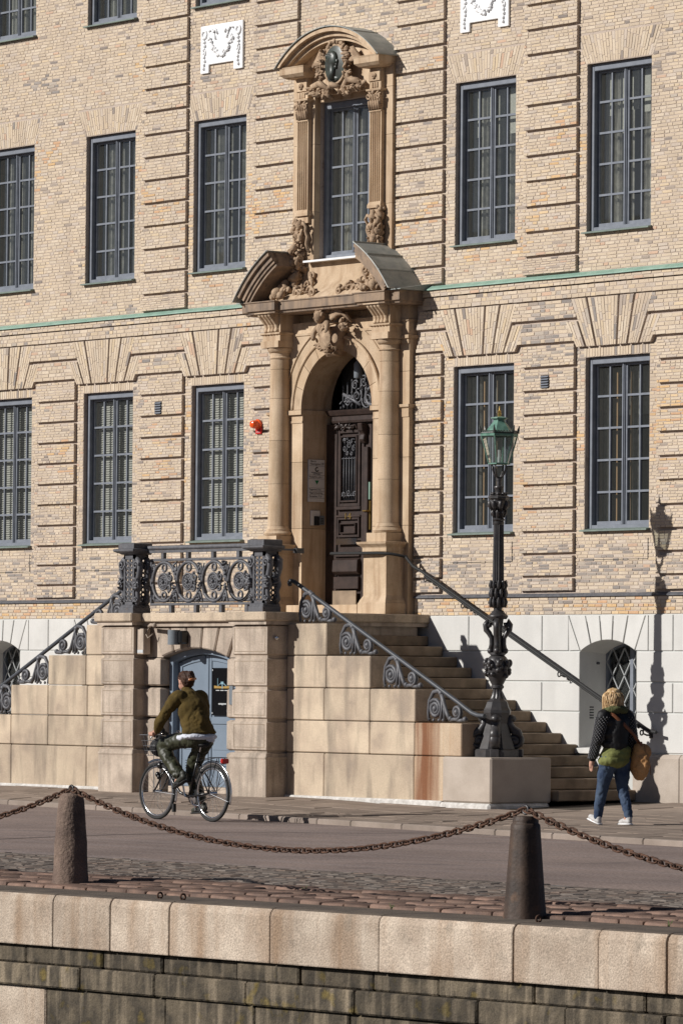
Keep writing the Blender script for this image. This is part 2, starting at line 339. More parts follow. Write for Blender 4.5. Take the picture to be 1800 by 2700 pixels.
for xa, xb in ((-10.1, -9.02), (-7.39, -6.355), (-4.727, -3.622), (-1.965, -1.40), (1.765, 2.335), (4.008, 5.092), (6.72, 7.82)):
    for a, b in zip(low, low[1:]): block(xa, xb, a+.016, b-.018, n=7 if b-a > .25 else 4)
up = [6.87, 7.12, 7.445, 7.782, 8.118, 8.456, 8.793, 9.130, 9.466, 9.803, 10.137, 10.468, 10.803, 11.14, 11.475, 11.81]
for xa, xb in ((-4.69, -3.578), (-1.972, -.935), (1.252, 2.335), (4.033, 5.114)):
    for a, b in zip(up, up[1:]): block(xa, xb, a+.016, b-.018)
def proud(poly, y=-PR): back.prism([(x, z) for x, z in poly], y+.005, .02)
# flat-arch fans over the lower windows, running into the two stepped courses between them
Y1 = -PR
for c in [q for i, q in enumerate(COLS) if i != 3]:
    cb, ct = 5.885, 6.522
    for l0, l1, r0, r1 in ((-.352, -.545, .020, .060), (.056, .098, .225, .370), (.261, .408, .451, .739)):
        fan((c+l0, cb), (c+r0, cb), (c+r1, ct), (c+l1, ct), Y1); proud([(c+l0, cb), (c+r0, cb), (c+r1, ct), (c+l1, ct)])
    fan((c-.557, cb), (c-.388, cb), (c-.583, ct), (c-.88, ct), Y1); proud([(c-.557, cb), (c-.388, cb), (c-.583, ct), (c-.88, ct)])
    fan((c-.76, cb), (c-.593, cb), (c-.755, 6.225), (c-.98, 6.225), Y1); proud([(c-.76, cb), (c-.593, cb), (c-.755, 6.225), (c-.98, 6.225)])
    fan((c+.487, cb), (c+.70, cb), (c+.90, 6.235), (c+.647, 6.235), Y1); proud([(c+.487, cb), (c+.70, cb), (c+.90, 6.235), (c+.647, 6.235)])
    fan((c-.66, 5.747), (c+.66, 5.747), (c+.66, 5.868), (c-.66, 5.868), -.002, n=24)
def between(xa, xb, l0, r0, l1, r1):                # stepped course from window axis xa to window axis xb
    for i in range(5):                              # upper course 6.275 - 6.522, lower 5.968 - 6.245
        h = .0494; z = 6.275+h*i; t = (z-6.275)/.247; course(l0+.10*t, r0-.12*t, z, z+h, Y1)
    for i in range(5):
        h = .0535; z = 5.968+h*i; t = (z-5.968)/.277; course(l1+.15*t, r1-.17*t, z, z+h, Y1)
    proud([(l0, 6.278), (r0, 6.278), (r0-.10, 6.518), (l0+.08, 6.518)]); proud([(l1, 5.972), (r1, 5.972), (r1-.15, 6.232), (l1+.13, 6.232)])
for a, b in ((-8.19, -5.55), (-5.55, -2.82), (3.18, 5.90)): between(a, b, a+.635, b-.77, a+.745, b-.80)
between(0, 0, -2.82+.635, -1.42, -2.82+.745, -1.42); between(0, 0, 1.78, 3.18-.77, 1.78, 3.18-.80); between(0, 0, 5.90+.635, 8.6, 5.90+.745, 8.6); between(0, 0, -10.6, -8.19-.77, -10.6, -8.19-.80)
# two string bands under the copper flashing
for (xa, xb) in ((-10.9, -1.55), (1.93, 8.9)):
    for za, zb, y in ((6.535, 6.700, -.05), (6.708, 6.800, -.075)):
        back.box(xa, xb, y+.005, .02, za+.004, zb); n = 3 if zb-za > .12 else 2
        for i in range(n): course(xa, xb, za+(zb-za)*i/n, za+(zb-za)*(i+1)/n, y)
# flat arches over the upper windows, flush with the wall
FL = []
for c, z0, z1, r in WINS:
    if r == 2 and abs(c-XC) > .1:
        fan((c-WW-.03, 9.59), (c+WW+.03, 9.59), (c+WW+.215, 9.975), (c-WW-.215, 9.975), -.001); FL.append(c)
# plain field
H = .0452; z = 2.672
SKIP = [(c-WW-.003, c+WW+.003, 3.47, 5.87) for i, c in enumerate(COLS) if i != 3]+[(c-WW, c+WW, 7.37, 9.59) for c in COLS]+[(c-WW, c+WW, 11.22, 13) for c in COLS]+[(-1.42, 1.78, 2.4, 6.86), (-.96, 1.32, 6.8, 10.15), (-.95, 1.31, 10.1, 10.28), (-.66, 1.02, 10.28, 10.45)]
def field(za, zb):
    m = (za+zb)/2; cut = [(h[0], h[1]) for h in SKIP if h[2] < m < h[3]]+[(b[0], b[1]) for b in BLK if b[2]-.014 < m < b[3]+.014]
    if 5.87 < m < 6.53: cut += [(c-.9, c+.9) for i, c in enumerate(COLS) if i != 3]
    if 9.59 < m < 9.975: t = (m-9.59)/.385; cut += [(c-WW-.03-.185*t, c+WW+.03+.185*t) for c in FL]
    if 5.95 < m < 6.86: cut.append((-20, 20))
    xs = -10.6; cut.sort()
    for a, b in cut+[(8.7, 9)]:
        if a-xs > .03: course(xs, a, za, zb, -.002)
        xs = max(xs, b)
z = 2.672
while z < 11.9:
    field(z, z+H); z += H
for i in range(5): course(-10.6, -1.42, 2.392+.0465*i, 2.392+.0465*(i+1), -.03); course(1.78, 8.7, 2.392+.0465*i, 2.392+.0465*(i+1), -.03)
back.box(X0, -1.42, -.023, .02, 2.39, 2.626); back.box(1.78, X1, -.023, .02, 2.39, 2.626)
back.build('rustication_backing', 'mortar', B)
def brick_mesh(lst, name):
    vs, fs, cs = [], [], []
    for q, y, col, full in lst:
        b = len(vs); vs += [(x, y, zz) for x, zz in q]+[(x, y+.034, zz) for x, zz in q]
        fs += [(b, b+1, b+2, b+3), (b, b+4, b+5, b+1), (b+1, b+5, b+6, b+2), (b+2, b+6, b+7, b+3), (b+3, b+7, b+4, b)]; cs += list((*col, 1))*5
    me = bpy.data.meshes.new(name); me.from_pydata(vs, [], fs); at = me.attributes.new('Col', 'FLOAT_COLOR', 'FACE'); at.data.foreach_set('color', cs); me.materials.append(MATS['brick'])
    o = bpy.data.objects.new(name, me); COL.objects.link(o); o.parent = B; return o
near = sorted([b for b in BR if b[3] and b[0][0][0] < 7.5 and b[0][0][1] < 10.5], key=lambda b: -b[0][0][0])[:290]
ids = {id(b) for b in near}
for b in near: brick_mesh([b], 'brick')
tag(brick_mesh([b for b in BR if id(b) not in ids], 'brickwork'), kind='stuff')

# --- copper flashing, plinth ledge
for xa, xb in ((-10.9, -1.60), (1.98, 8.9)):
    mb = MB(); n = int((xb-xa)/.35)
    for i in range(n):
        a, b = xa+(xb-xa)*i/n, xa+(xb-xa)*(i+1)/n; w1, w2 = [.006*mnoise.noise(Vector((q*1.3, 0, 2))) for q in (a, b)]
        mb.add([(a, -.105+w1, 6.802+w1), (b, -.105+w2, 6.802+w2), (b, -.10+w2, 6.818+w2), (a, -.10+w1, 6.818+w1), (b, .01, 6.872), (a, .01, 6.872), (a, .01, 6.80), (b, .01, 6.80)], [(0, 1, 2, 3), (3, 2, 4, 5), (1, 0, 6, 7)])
    mb.build('copper_flashing', 'copper', B)
mb = MB()
for xa, xb in ((-10.9, -1.42), (1.78, 8.9)): mb.prismx([(-.055, 2.628), (-.055, 2.645), (-.02, 2.672), (.01, 2.672), (.01, 2.628)], xa, xb)
mb.build('plinth_ledge', 'iron', B)
# --- white rendered basement with incised joints; granite footing
holes = [(c-.553, c+.553, .64, 2.06) for c in BASEW]
for xa, xb in ((X0, -1.0), (1.4, X1)): mb = MB(); wall_grid(mb, xa, xb, 0, 2.39, [(a, b, .64, 2.3) for a, b, _, _ in holes], -.045); mb.build('basement_wall', 'plaster_groove', B)
YP = -.06
def stucco(x0, x1, z0, z1):
    MB().box(x0+.009, x1-.009, YP, -.03, z0+.009, z1-.009).build('stucco_block', 'plaster', B, bevel=.006)
rows = [(1.913, 2.39, [2.98, 4.5]), (1.516, 1.913, []), (1.125, 1.516, [4.5]), (.608, 1.125, [])]
def edge_in(z, c): return (c-.553, c+.553)
for z0, z1, js in rows:
    top = z1 > 2.2
    for xa, xb in ((1.42, 5.82), (5.82, 8.9), (-5.50, -1.06), (-8.28, -5.50), (-10.9, -8.28)):
        l = xa+(.78 if top else .553) if any(abs(xa-c) < .01 for c in BASEW) else xa
        r = xb-(.78 if top else .553) if any(abs(xb-c) < .01 for c in BASEW) else xb
        inner = [j for j in ([-6.97, -4.1, -2.4, 2.98, 4.5, 7.08] if (z1 > 2.2 or z0 == 1.125) else []) if l+.15 < j < r-.15]
        for a, b in zip([l]+inner, inner+[r]): stucco(a, b, z0, z1)
for c in BASEW:
    arc = seg_arc(c-.553, c+.553, 1.913, .15, 6); topx = [c-.78, c-.455, c-.175, c+.095, c+.385, c+.70, c+.78]
    tx = [-.78, -.45, -.165, .105, .39, .60, .78]; bx = [0, 1, 2, 3, 4, 5, 6]
    tops = [-.78, -.45, -.17, .10, .39, .73]; bots = [-.553, -.34, -.13, .08, .30, .53]
    P = lambda x: (c+x, 1.913+math.sqrt(max(0, ((.553**2+.15**2)/.3)**2-x*x))+.15-(.553**2+.15**2)/.3)
    g = .011
    for k in range(5):
        MB().prism([(P(bots[k]+g)[0], P(bots[k]+g)[1]), P((bots[k]+bots[k+1])/2), P(bots[k+1]-g), (c+tops[k+1]-g, 2.375), (c+tops[k]+g, 2.375)], YP, -.03).build('stucco_voussoir', 'plaster', B, bevel=.005)
    MB().prism([(c-.77, 1.925), (c-.553-g, 1.93), (c-.78-g*.5, 2.36)], YP, -.03).build('stucco_voussoir', 'plaster', B)
    MB().prism([(c+.53+g, 1.93), (c+.78-g*.5, 1.925), (c+.78-g*.5, 2.375), (c+.73+g, 2.375)], YP, -.03).build('stucco_voussoir', 'plaster', B)
    # deep niche with splayed sides, sill, latticed window
    arcn = [(x, zz) for x, zz in seg_arc(c-.553, c+.553, 1.913, .15, 12)]
    mb = MB(); n = len(arcn)
    ring = [(c-.553, .66)]+arcn+[(c+.553, .66)]; inr = [(c+(x-c)*.93, .66+(zz-.66)*.975) for x, zz in ring]
    vs = [(x, -.058, zz) for x, zz in ring]+[(x, .38, zz) for x, zz in inr]; m = len(ring)
    mb.add(vs, [(i, i+1, i+1+m, i+m) for i in range(m-1)]); mb.build('niche', 'plaster', B)
    MB().prismx([(-.11, .585), (-.11, .655), (.40, .70), (.40, .585)], c-.60, c+.60).build('window_sill', 'plaster', B, bevel=.008)
    bw = empty('basement_window', (c, .38, .70), B); bw.matrix_parent_inverse.identity()
    fr = MB(); xo = .50
    inner = seg_arc(-xo, xo, 1.19, .14, 12)
    fr.tube([(-xo, 0, 0)]+[(x, 0, zz) for x, zz in inner]+[(xo, 0, 0), (-xo, 0, 0)], .035, 4, up=(0, 1, 0)); fr.box(-.03, .03, -.03, .02, 0, 1.3); fr.box(-xo, xo, -.03, .02, -.02, .05)
    fr.build('frame', 'window_paint', bw)
    MB().prism([(-xo, 0)]+inner+[(xo, 0)], .005, .012).build('pane', 'glass', bw)
    MB().box(-.56, .56, .25, .27, 0, 1.4).build('curtain', 'dark_curtain', bw); MB().box(.1, .3, .20, .22, 0, 1.4).build('curtain', 'curtain', bw)
    for sx in (-1, 1):                              # diamond lattice of flat bars
        mb = MB()
        for k in range(-3, 7):
            for d in (-1, 1):
                xa, xb = .03, xo; za = k*.36+(0 if d > 0 else .36*(xb-xa)/.235); zb = za+d*.36*(xb-xa)/.235*1.0
                A = [xa, za]; Bp = [xb, zb]
                t0, t1 = 0, 1; dz = zb-za
                for lim, lo in ((.02, True), (1.26, False)):
                    if dz != 0:
                        t = (lim-za)/dz
                        if (dz > 0) == lo: t0 = max(t0, t)
                        else: t1 = min(t1, t)
                if t1 > t0+.02: mb.tube([(sx*(xa+(xb-xa)*t0), -.022, za+dz*t0), (sx*(xa+(xb-xa)*t1), -.022, za+dz*t1)], .009, 4)
        mb.build('lattice', 'lattice_paint', bw)
for xa, xb in ((-10.9, -8.9), (-8.9, -7.2), (-7.2, -5.9), (6.40, 7.30), (7.30, 8.9)):
    MB().prismx([(-.14, -.12), (-.14, .555), (-.10, .597), (-.02, .603), (-.02, -.12)], xa+.004, xb-.004).build('footing_stone', 'grey_granite', B, bevel=.008)
# vents
def vent(x, z, w, h, n, yf=-PR-.004):
    v = MB().box(x, x+w, yf-.004, yf+.02, z, z+h).build('air_vent', 'iron_black', B)
    for k in range(n):
        zz = z+h*(k+.5)/n; MB().add([(x+.008, yf-.004, zz+.006), (x+w-.008, yf-.004, zz+.006), (x+w-.008, yf-.022, zz-.012), (x+.008, yf-.022, zz-.012), (x+.008, yf-.018, zz-.014), (x+w-.008, yf-.018, zz-.014)], [(0, 1, 2, 3), (3, 2, 5, 4)]).build('slat', 'window_paint', v)
vent(4.435, 5.375, .165, .17, 5); vent(-4.284, 5.365, .165, .18, 5)
# iron shutter stays and louvre in the right niche reveal
mb = MB(); xr = 5.82-.545
for k in range(5): mb.box(xr+.004, xr+.012, .10, .25, 1.04+.035*k, 1.055+.035*k)
mb.build('louvre', 'ink', B)
for zz in (1.33, 1.76): MB().tube([(xr-.01, .22, zz), (xr+.05, .22, zz)], .018, 8).build('shutter_pin', 'iron', B)

# --- windows
def make_window(c, z0, z1, kind, w=WW, yf=.10, name='window', sillmat='copper', rows=5):
    W = empty(name, (c, yf, z0), B); h = z1-z0; ho = w-.004
    m = MB(); t = .062
    m.box(-ho, -ho+t, -.035, .10, 0, h-.004); m.box(ho-t, ho, -.035, .10, 0, h-.004); m.box(-ho+t, ho-t, -.037, .10, h-t-.03, h-.004); m.box(-ho+t, ho-t, -.037, .10, .0, .055)
    m.build('frame', 'window_paint', W, bevel=.006)
    a0, a1, b0, b1 = -ho+t, ho-t, .055, h-t-.03
    m = MB(); m.box(-.024, .024, .012, .08, b0, b1); m.box(-.010, .010, -.002, .02, b0, b1)
    for sx in (0, 1):
        l, r = (a0, -.024) if sx == 0 else (.024, a1)
        s = .030; m.box(l, l+s, .03, .075, b0, b1); m.box(r-s, r, .03, .075, b0, b1); m.box(l+s, r-s, .031, .075, b0, b0+.05); m.box(l+s, r-s, .031, .075, b1-s, b1)
    m.build('casement', 'window_paint', W, bevel=.004)
    g = MB(); ph = (b1-b0-.014)/rows
    for sx in (0, 1):
        l, r = (a0+.030, -.054) if sx == 0 else (.054, a1-.030); mid = (l+r)/2
        g.box(mid-.012, mid+.012, .034, .072, b0+.04, b1-.03)
        for k in range(1, rows): g.box(l-.005, r+.005, .0335, .0725, b0+.014+ph*k-.014, b0+.014+ph*k+.014)
    g.build('glazing_bars', 'window_paint', W)
    for sx in (0, 1):
        l, r = (a0+.030, -.054) if sx == 0 else (.054, a1-.030); mid = (l+r)/2
        for k in range(rows):
            for a, b in ((l, mid), (mid, r)):
                z = b0+.014+ph*k; e = RN.uniform(-.0025, .0025); d = RN.uniform(-.002, .002)
                MB().add([(a, .058+e, z), (b, .058-e, z), (b, .058-e+d, z+ph), (a, .058+e+d, z+ph)], [(0, 1, 2, 3)]).build('pane', 'glass', W)
    MB().prismx([(-.17, -.03), (-.17, -.012), (-.03, .012), (.06, .012), (.06, -.03)], -w-.03, w+.03).build('sill', sillmat, W)
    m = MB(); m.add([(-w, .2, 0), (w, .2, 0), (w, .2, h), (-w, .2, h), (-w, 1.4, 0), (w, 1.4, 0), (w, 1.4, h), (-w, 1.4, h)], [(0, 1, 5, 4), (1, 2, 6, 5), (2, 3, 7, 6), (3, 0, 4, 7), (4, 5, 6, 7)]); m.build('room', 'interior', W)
    if kind == 'blind':
        m = MB(); n = int(h/.034)
        for k in range(n): zz = .06+k*.034; m.add([(-w+.08, .125, zz), (w-.08, .125, zz), (w-.08, .142, zz+.029), (-w+.08, .142, zz+.029)], [(0, 1, 2, 3)])
        o = m.build('venetian_blind', 'blind', W)
    else:
        cm = {'curtain': RN.choice(('dark_curtain', 'dark_curtain', 'mid_curtain')), 'lath': 'dark_curtain', 'light': 'curtain'}[kind]
        m = MB(); x = -w+.05; segs = []
        spans = {'curtain': [(-w+.06, -w+.42+.1*sin(c)), (-.26, .02+.08*sin(3*c)), (w-.46, w-.06)], 'lath': [(-w+.06, -w+.22), (-.05, .12)], 'light': [(-w+.06, w-.06)]}[kind]
        for a, b in spans:
            n = max(6, int((b-a)/.018)); vs = []
            for i in range(n+1): xx = a+(b-a)*i/n; yy = .19+.03*sin(i*1.35+c); vs += [(xx, yy, .03), (xx, yy, h-.05)]
            m.add(vs, [(2*i, 2*i+2, 2*i+3, 2*i+1) for i in range(n)])
        m.build('curtain', cm, W)
        if kind == 'lath':
            m = MB()
            for xx in (-.30, -.02, .33): m.box(xx, xx+.022, .155, .17, .06, h-.2)
            m.build('lath', 'lath', W)
            MB().box(-w+.02, w-.02, .3, .31, h-.75, h-.02).build('roller_blind', 'dark_curtain', W)
        if kind == 'curtain' and c > 3:  # pale bars stand in for the opposite facade mirrored in the panes
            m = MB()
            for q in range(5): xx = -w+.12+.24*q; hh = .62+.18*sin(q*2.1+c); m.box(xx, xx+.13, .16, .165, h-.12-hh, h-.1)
            m.build('reflection_bars', 'curtain', W)
    return W
for c, z0, z1, r in WINS:
    k = 'light' if r == 3 else ('blind' if r == 1 and c < 0 else 'lath' if r == 1 else 'curtain')
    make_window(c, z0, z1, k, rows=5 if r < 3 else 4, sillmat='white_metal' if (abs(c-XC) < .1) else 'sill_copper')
# --- white relief panels on the wall
def relief(x, z):
    p = MB().prism([(x, z), (x+.20, z), (x+.20, z+.12), (x+.80, z+.12), (x+.80, z), (x+1.02, z), (x+1.02, z+.69), (x, z+.69)], -.035, .0).build('relief_panel', 'white_relief', B, bevel=.006)
    m = MB()
    for k in range(15):                             # hanging garland
        t = -1+2*k/14; cx, cz = x+.51+.27*t, z+.24+.24*t*t
        for _ in range(3): m.ell((cx+RN.uniform(-.03, .03), -.045+RN.uniform(-.012, .004), cz+RN.uniform(-.03, .03)), (RN.uniform(.018, .035), .022, RN.uniform(.018, .035)), n=8, m=5)
    for sx in (.10, .92):
        for k in range(9): m.ell((x+sx+RN.uniform(-.015, .015), -.045, z+.07+.055*k), (.02+.03*k/9*RN.uniform(.6, 1), .022, .026), n=8, m=5)
        m.ring((x+sx, -.042, z+.56), .055, .018); m.ring((x+sx, -.042, z+.30), .035, .012)
    for sx, d in ((.33, 1), (.69, -1)):
        m.tube([(x+sx-d*.12, -.04, z+.60), (x+sx-d*.05, -.05, z+.63), (x+sx, -.05, z+.57), (x+sx+d*.05, -.05, z+.62), (x+sx+d*.09, -.045, z+.55)], .017, 6); m.tube([(x+sx, -.045, z+.57), (x+sx+d*.05, -.045, z+.47)], .015, 6)
    m.build('garland', 'white_relief', p, smooth=True)
relief(-3.27, 10.25); relief(2.665, 10.25)
# fine incised panels below the lower windows
mb = MB()
for c in (3.18, 5.90, -8.19, -5.55, -2.82):
    mb.box(c+WW-.012, c+WW-.001, -.006, 0, 3.10, 3.37); mb.box(c-WW-.05, c+WW-.012, -.006, 0, 3.10, 3.106)
mb.build('incised_line', 'ink', B)
# ================================================================ stone portal (parts of the building)
def leaf_cluster(m, pts, r, n, y, dy=.05, jit=.05):
    for k in range(n):
        t = RN.random()*(len(pts)-1); i = int(t); a, b = pts[i], pts[min(i+1, len(pts)-1)]; u = t-i
        x, z = a[0]+(b[0]-a[0])*u+RN.uniform(-jit, jit), a[1]+(b[1]-a[1])*u+RN.uniform(-jit, jit)
        q = r*RN.uniform(.55, 1.15); e = Quaternion((RN.uniform(-1, 1), RN.uniform(-1, 1), RN.uniform(-1, 1), RN.uniform(-1, 1))).normalized().to_matrix()
        m.ell((x, y+RN.uniform(-dy, dy*.3), z), (q*.42, q*.62, q*RN.uniform(1., 1.5)), e, 7, 5)
def curl(m, x, z, y, r, turns=1.4, d=1, a0=0, w=.02):
    pts = []
    n = int(14*turns)
    for i in range(n+1): t = i/n; a = a0+d*2*pi*turns*t; q = r*(1-.8*t); pts.append((x+q*cos(a), y-.015*t, z+q*sin(a)))
    m.tube(pts, [w*(1-.45*i/n) for i in range(n+1)], 6, up=(0, 1, 0))
def ledge(m, x0, x1, y, yb, prof):                  # moulding with returns: prof = list of (projection, z)
    pr = prof; n = len(pr)
    vs = []
    for p, z in pr: vs += [(x0-p, yb, z), (x0-p, y-p, z), (x1+p, y-p, z), (x1+p, yb, z)]
    fs = []
    for k in range(n-1):
        for j in range(3): fs.append((4*k+j, 4*k+j+1, 4*k+4+j+1, 4*k+4+j))
    fs += [(3, 2, 1, 0), tuple(4*(n-1)+j for j in range(4))]
    m.add(vs, fs)
YA = -.14; HW = 1.575
# arch wall: lower jambs (cut into blocks), spandrels
arc = arcpts(XC, 5.28, .795, 180, 0, 28)
mb = MB(); arch_wall(mb, XC-1.10, XC+1.10, 5.28, 6.32, arc, YA, .36); mb.build('arch_spandrel', 'sandstone', B)
for s in (-1, 1):
    for za, zb in ((2.54, 3.62), (3.625, 4.55), (4.555, 5.10)):
        xa, xb = sorted((XC+s*.795, XC+s*1.10)); MB().box(xa, xb, YA, .36, za, zb).build('jamb_stone', 'sandstone', B)
    xa, xb = sorted((XC+s*.795, XC+s*1.12)); m = MB(); m.box(xa, xb, YA-.012, .36, 5.10, 5.13); m.box(xa, xb, YA-.004, .36, 5.13, 5.215); m.box(xa-.02, xb+.02, YA-.045, .36, 5.215, 5.278); m.build('impost', 'sandstone', B)
    # outer pilaster strips beside the columns
    xa, xb = sorted((XC+s*1.10, XC+s*HW))
    for za, zb in ((2.40, 3.62), (3.625, 4.55), (4.555, 5.10), (5.275, 5.72), (5.725, 6.10)): MB().box(xa, xb, YA+.01, .05, za, zb).build('pilaster_stone', 'sandstone', B)
    m = MB(); m.box(xa, xb+(.0 if s < 0 else 0), YA-.002, .05, 5.10, 5.215); ledge(m, xa, xb, YA, .05, [(.0, 5.215), (.03, 5.235), (.035, 5.272), (0, 5.274)]); m.build('impost', 'sandstone', B)
# archivolt voussoirs with raised roll edge
N = 9
for k in range(N):
    a, b = 180-180*k/N-.25, 180-180*(k+1)/N+.25
    inner = arcpts(XC, 5.28, .797, a, b, 5); outer = arcpts(XC, 5.28, .965, b, a, 5); MB().prism(inner+outer, YA-.03, YA+.01).build('voussoir', 'sandstone', B)
mb = MB(); mb.tube([(x, YA-.03, z) for x, z in arcpts(XC, 5.28, .99, 180, 0, 36)], .028, 6, up=(0, 1, 0)); mb.build('archivolt_roll', 'sandstone', B, smooth=True)
mb = MB(); mb.tube([(x, YA-.008, z) for x, z in arcpts(XC, 5.28, 1.19, 158, 22, 30)], .014, 6, up=(0, 1, 0)); mb.build('spandrel_moulding', 'sandstone', B, smooth=True)
MB().box(XC-HW, XC+HW, .0, .06, 6.10, 6.62).build('frieze_backing', 'sandstone', B)
for xa, xb in ((XC-1.09, XC-.36), (XC-.355, XC+.355), (XC+.36, XC+1.09)): MB().box(xa, xb, YA+.005, .05, 6.325, 6.50).build('frieze_stone', 'sandstone', B)
m = MB(); ledge(m, XC-1.0, XC+1.0, YA, 0, [(0, 6.315), (.015, 6.32), (.015, 6.345), (0, 6.355)]); m.build('architrave_moulding', 'sandstone', B)
# columns
for s in (-1, 1):
    cx = XC+s*1.235; cy = -.20
    ped = empty('pedestal', (0, 0, 0), B)
    m = MB(); m.box(cx-.25, cx+.25, cy-.235, .05, 2.66, 3.30); m.build('die', 'sandstone', ped)
    m = MB(); ledge(m, cx-.25, cx+.25, cy-.235, .05, [(.055, 2.402), (.055, 2.56), (.045, 2.57), (.035, 2.60), (.012, 2.64), (0, 2.665)]); m.build('base', 'sandstone', ped)
    m = MB(); ledge(m, cx-.25, cx+.25, cy-.235, .05, [(0, 3.255), (.012, 3.265), (.012, 3.31), (.02, 3.325), (.065, 3.365), (.075, 3.395), (.0, 3.40)]); m.build('cap', 'sandstone', ped)
    c = empty('column', (cx, cy, 0), B)
    m = MB(); m.box(-.215, .215, -.215, .21, 3.40, 3.52); m.lathe([(.16, 3.52), (.205, 3.525), (.222, 3.555), (.20, 3.585), (.185, 3.595), (.188, 3.61), (.172, 3.63), (.166, 3.66)], 28); m.build('base', 'sandstone', c, smooth='auto')
    cuts = [3.66, 4.25, 4.86, 5.45, 5.86, 6.005]
    rr = lambda z: .163-.022*((z-3.66)/2.35)**1.6
    for a, b in zip(cuts, cuts[1:]):
        q = [(rr(a), a+.002)]+[(rr(a+(b-a)*t), a+(b-a)*t) for t in (.33, .66)]+[(rr(b), b-.002)]; MB().lathe(q, 32).build('drum', 'sandstone', c, smooth='auto')
    m = MB(); m.lathe([(.141, 6.005), (.155, 6.012), (.158, 6.028), (.144, 6.04), (.143, 6.09), (.165, 6.10), (.185, 6.125), (.19, 6.155), (.16, 6.165)], 28); m.box(-.205, .205, -.205, .2, 6.163, 6.255); m.build('capital', 'sandstone', c, smooth='auto')
    # block over the column with a fluted console
    m = MB(); m.box(-.20, .20, -.17, .2, 6.255, 6.36); ledge(m, -.2, .2, -.17, .2, [(0, 6.335), (.03, 6.35), (.03, 6.372), (0, 6.375)]); m.box(-.185, .185, -.155, .2, 6.37, 6.62); m.build('entablature_block', 'sandstone', c)
    prof = [(-.155, 6.375), (-.20, 6.378), (-.205, 6.40), (-.185, 6.43), (-.20, 6.48), (-.26, 6.55), (-.315, 6.60), (-.32, 6.645), (-.155, 6.645)]
    for k in range(4):
        m = MB(); m.prismx(prof, -.145+.076*k, -.145+.076*k+.062); m.build('console_rib', 'sandstone', c, bevel=.012)
    m = MB(); m.prismx([(p[0]+.022, p[1]) for p in prof], -.15, .15); m.build('console', 'sandstone', c); m = MB(); m.box(-.17, .17, -.345, .1, 6.63, 6.662); m.build('console_abacus', 'sandstone', c)
    for k in range(5): m = MB(); m.lathe([(.004, 6.335), (.014, 6.345), (.01, 6.375)], 8, c=(-.13+.065*k, -.185, 0)); m.build('gutta', 'sandstone', c)
    xa, xb = sorted((XC+s*1.42, XC+s*HW)); m = MB(); m.box(xa, xb, YA-.01, .05, 6.10, 6.62); ledge(m, xa, xb, YA-.01, .05, [(0, 6.16), (.025, 6.17), (.025, 6.215), (0, 6.22)]); ledge(m, xa, xb, YA-.01, .05, [(0, 6.40), (.02, 6.41), (.02, 6.43), (0, 6.435)]); m.build('pilaster_capital', 'sandstone', B)
# main cornice with breaks over the columns
m = MB(); prof = [(0, 6.62), (.02, 6.63), (.03, 6.66), (.06, 6.668), (.06, 6.775), (.075, 6.785), (.075, 6.80), (0, 6.802)]
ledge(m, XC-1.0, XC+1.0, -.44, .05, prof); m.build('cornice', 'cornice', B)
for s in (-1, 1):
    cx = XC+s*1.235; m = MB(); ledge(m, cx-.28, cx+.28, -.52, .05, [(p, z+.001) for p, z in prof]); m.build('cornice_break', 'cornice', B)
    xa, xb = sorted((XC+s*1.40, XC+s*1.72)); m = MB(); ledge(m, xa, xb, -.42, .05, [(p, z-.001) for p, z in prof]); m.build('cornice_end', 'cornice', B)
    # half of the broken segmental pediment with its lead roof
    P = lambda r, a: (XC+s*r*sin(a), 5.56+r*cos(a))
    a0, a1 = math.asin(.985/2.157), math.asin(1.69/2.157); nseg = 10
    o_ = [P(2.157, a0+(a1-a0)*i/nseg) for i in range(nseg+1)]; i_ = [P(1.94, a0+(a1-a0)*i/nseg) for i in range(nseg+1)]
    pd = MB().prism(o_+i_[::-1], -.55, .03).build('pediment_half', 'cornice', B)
    for q, (r0, r1, y) in enumerate(((2.10, 2.157, -.64), (2.03, 2.10, -.60), (1.985, 2.03, -.575))):
        MB().prism([P(r1, a0+(a1-a0)*i/nseg) for i in range(nseg+1)]+[P(r0, a1-(a1-a0)*i/nseg) for i in range(nseg+1)], y, -.5).build('pediment_moulding', 'cornice', pd)
    for k in range(3):
        b0, b1 = a0-.01+(a1+.06-a0)*k/3, a0-.01+(a1+.06-a0)*(k+1)/3
        MB().prism([P(2.17, b0+(b1-b0)*i/4) for i in range(5)]+[P(2.16, b1-(b1-b0)*i/4) for i in range(5)], -.66, .02).build('lead_sheet', 'lead', pd)
    m = MB()
    for k in range(4):
        b = a0+(a1+.05-a0)*k/3; x, z = P(2.172, b); m.tube([(x, -.66, z), (x, .02, z)], .012, 5)
    m.tube([(P(2.165, a0+(a1+.05-a0)*i/10)[0], -.66, P(2.165, a0+(a1+.05-a0)*i/10)[1]) for i in range(11)], .010, 5); m.build('lead_seam', 'lead', pd)
    xa, xb = sorted((XC+s*1.55, XC+s*1.86)); MB().prismx([(-.53, 6.802), (-.53, 6.815), (.0, 6.90), (.0, 6.802)], xa, xb).build('lead_apron', 'lead', pd)
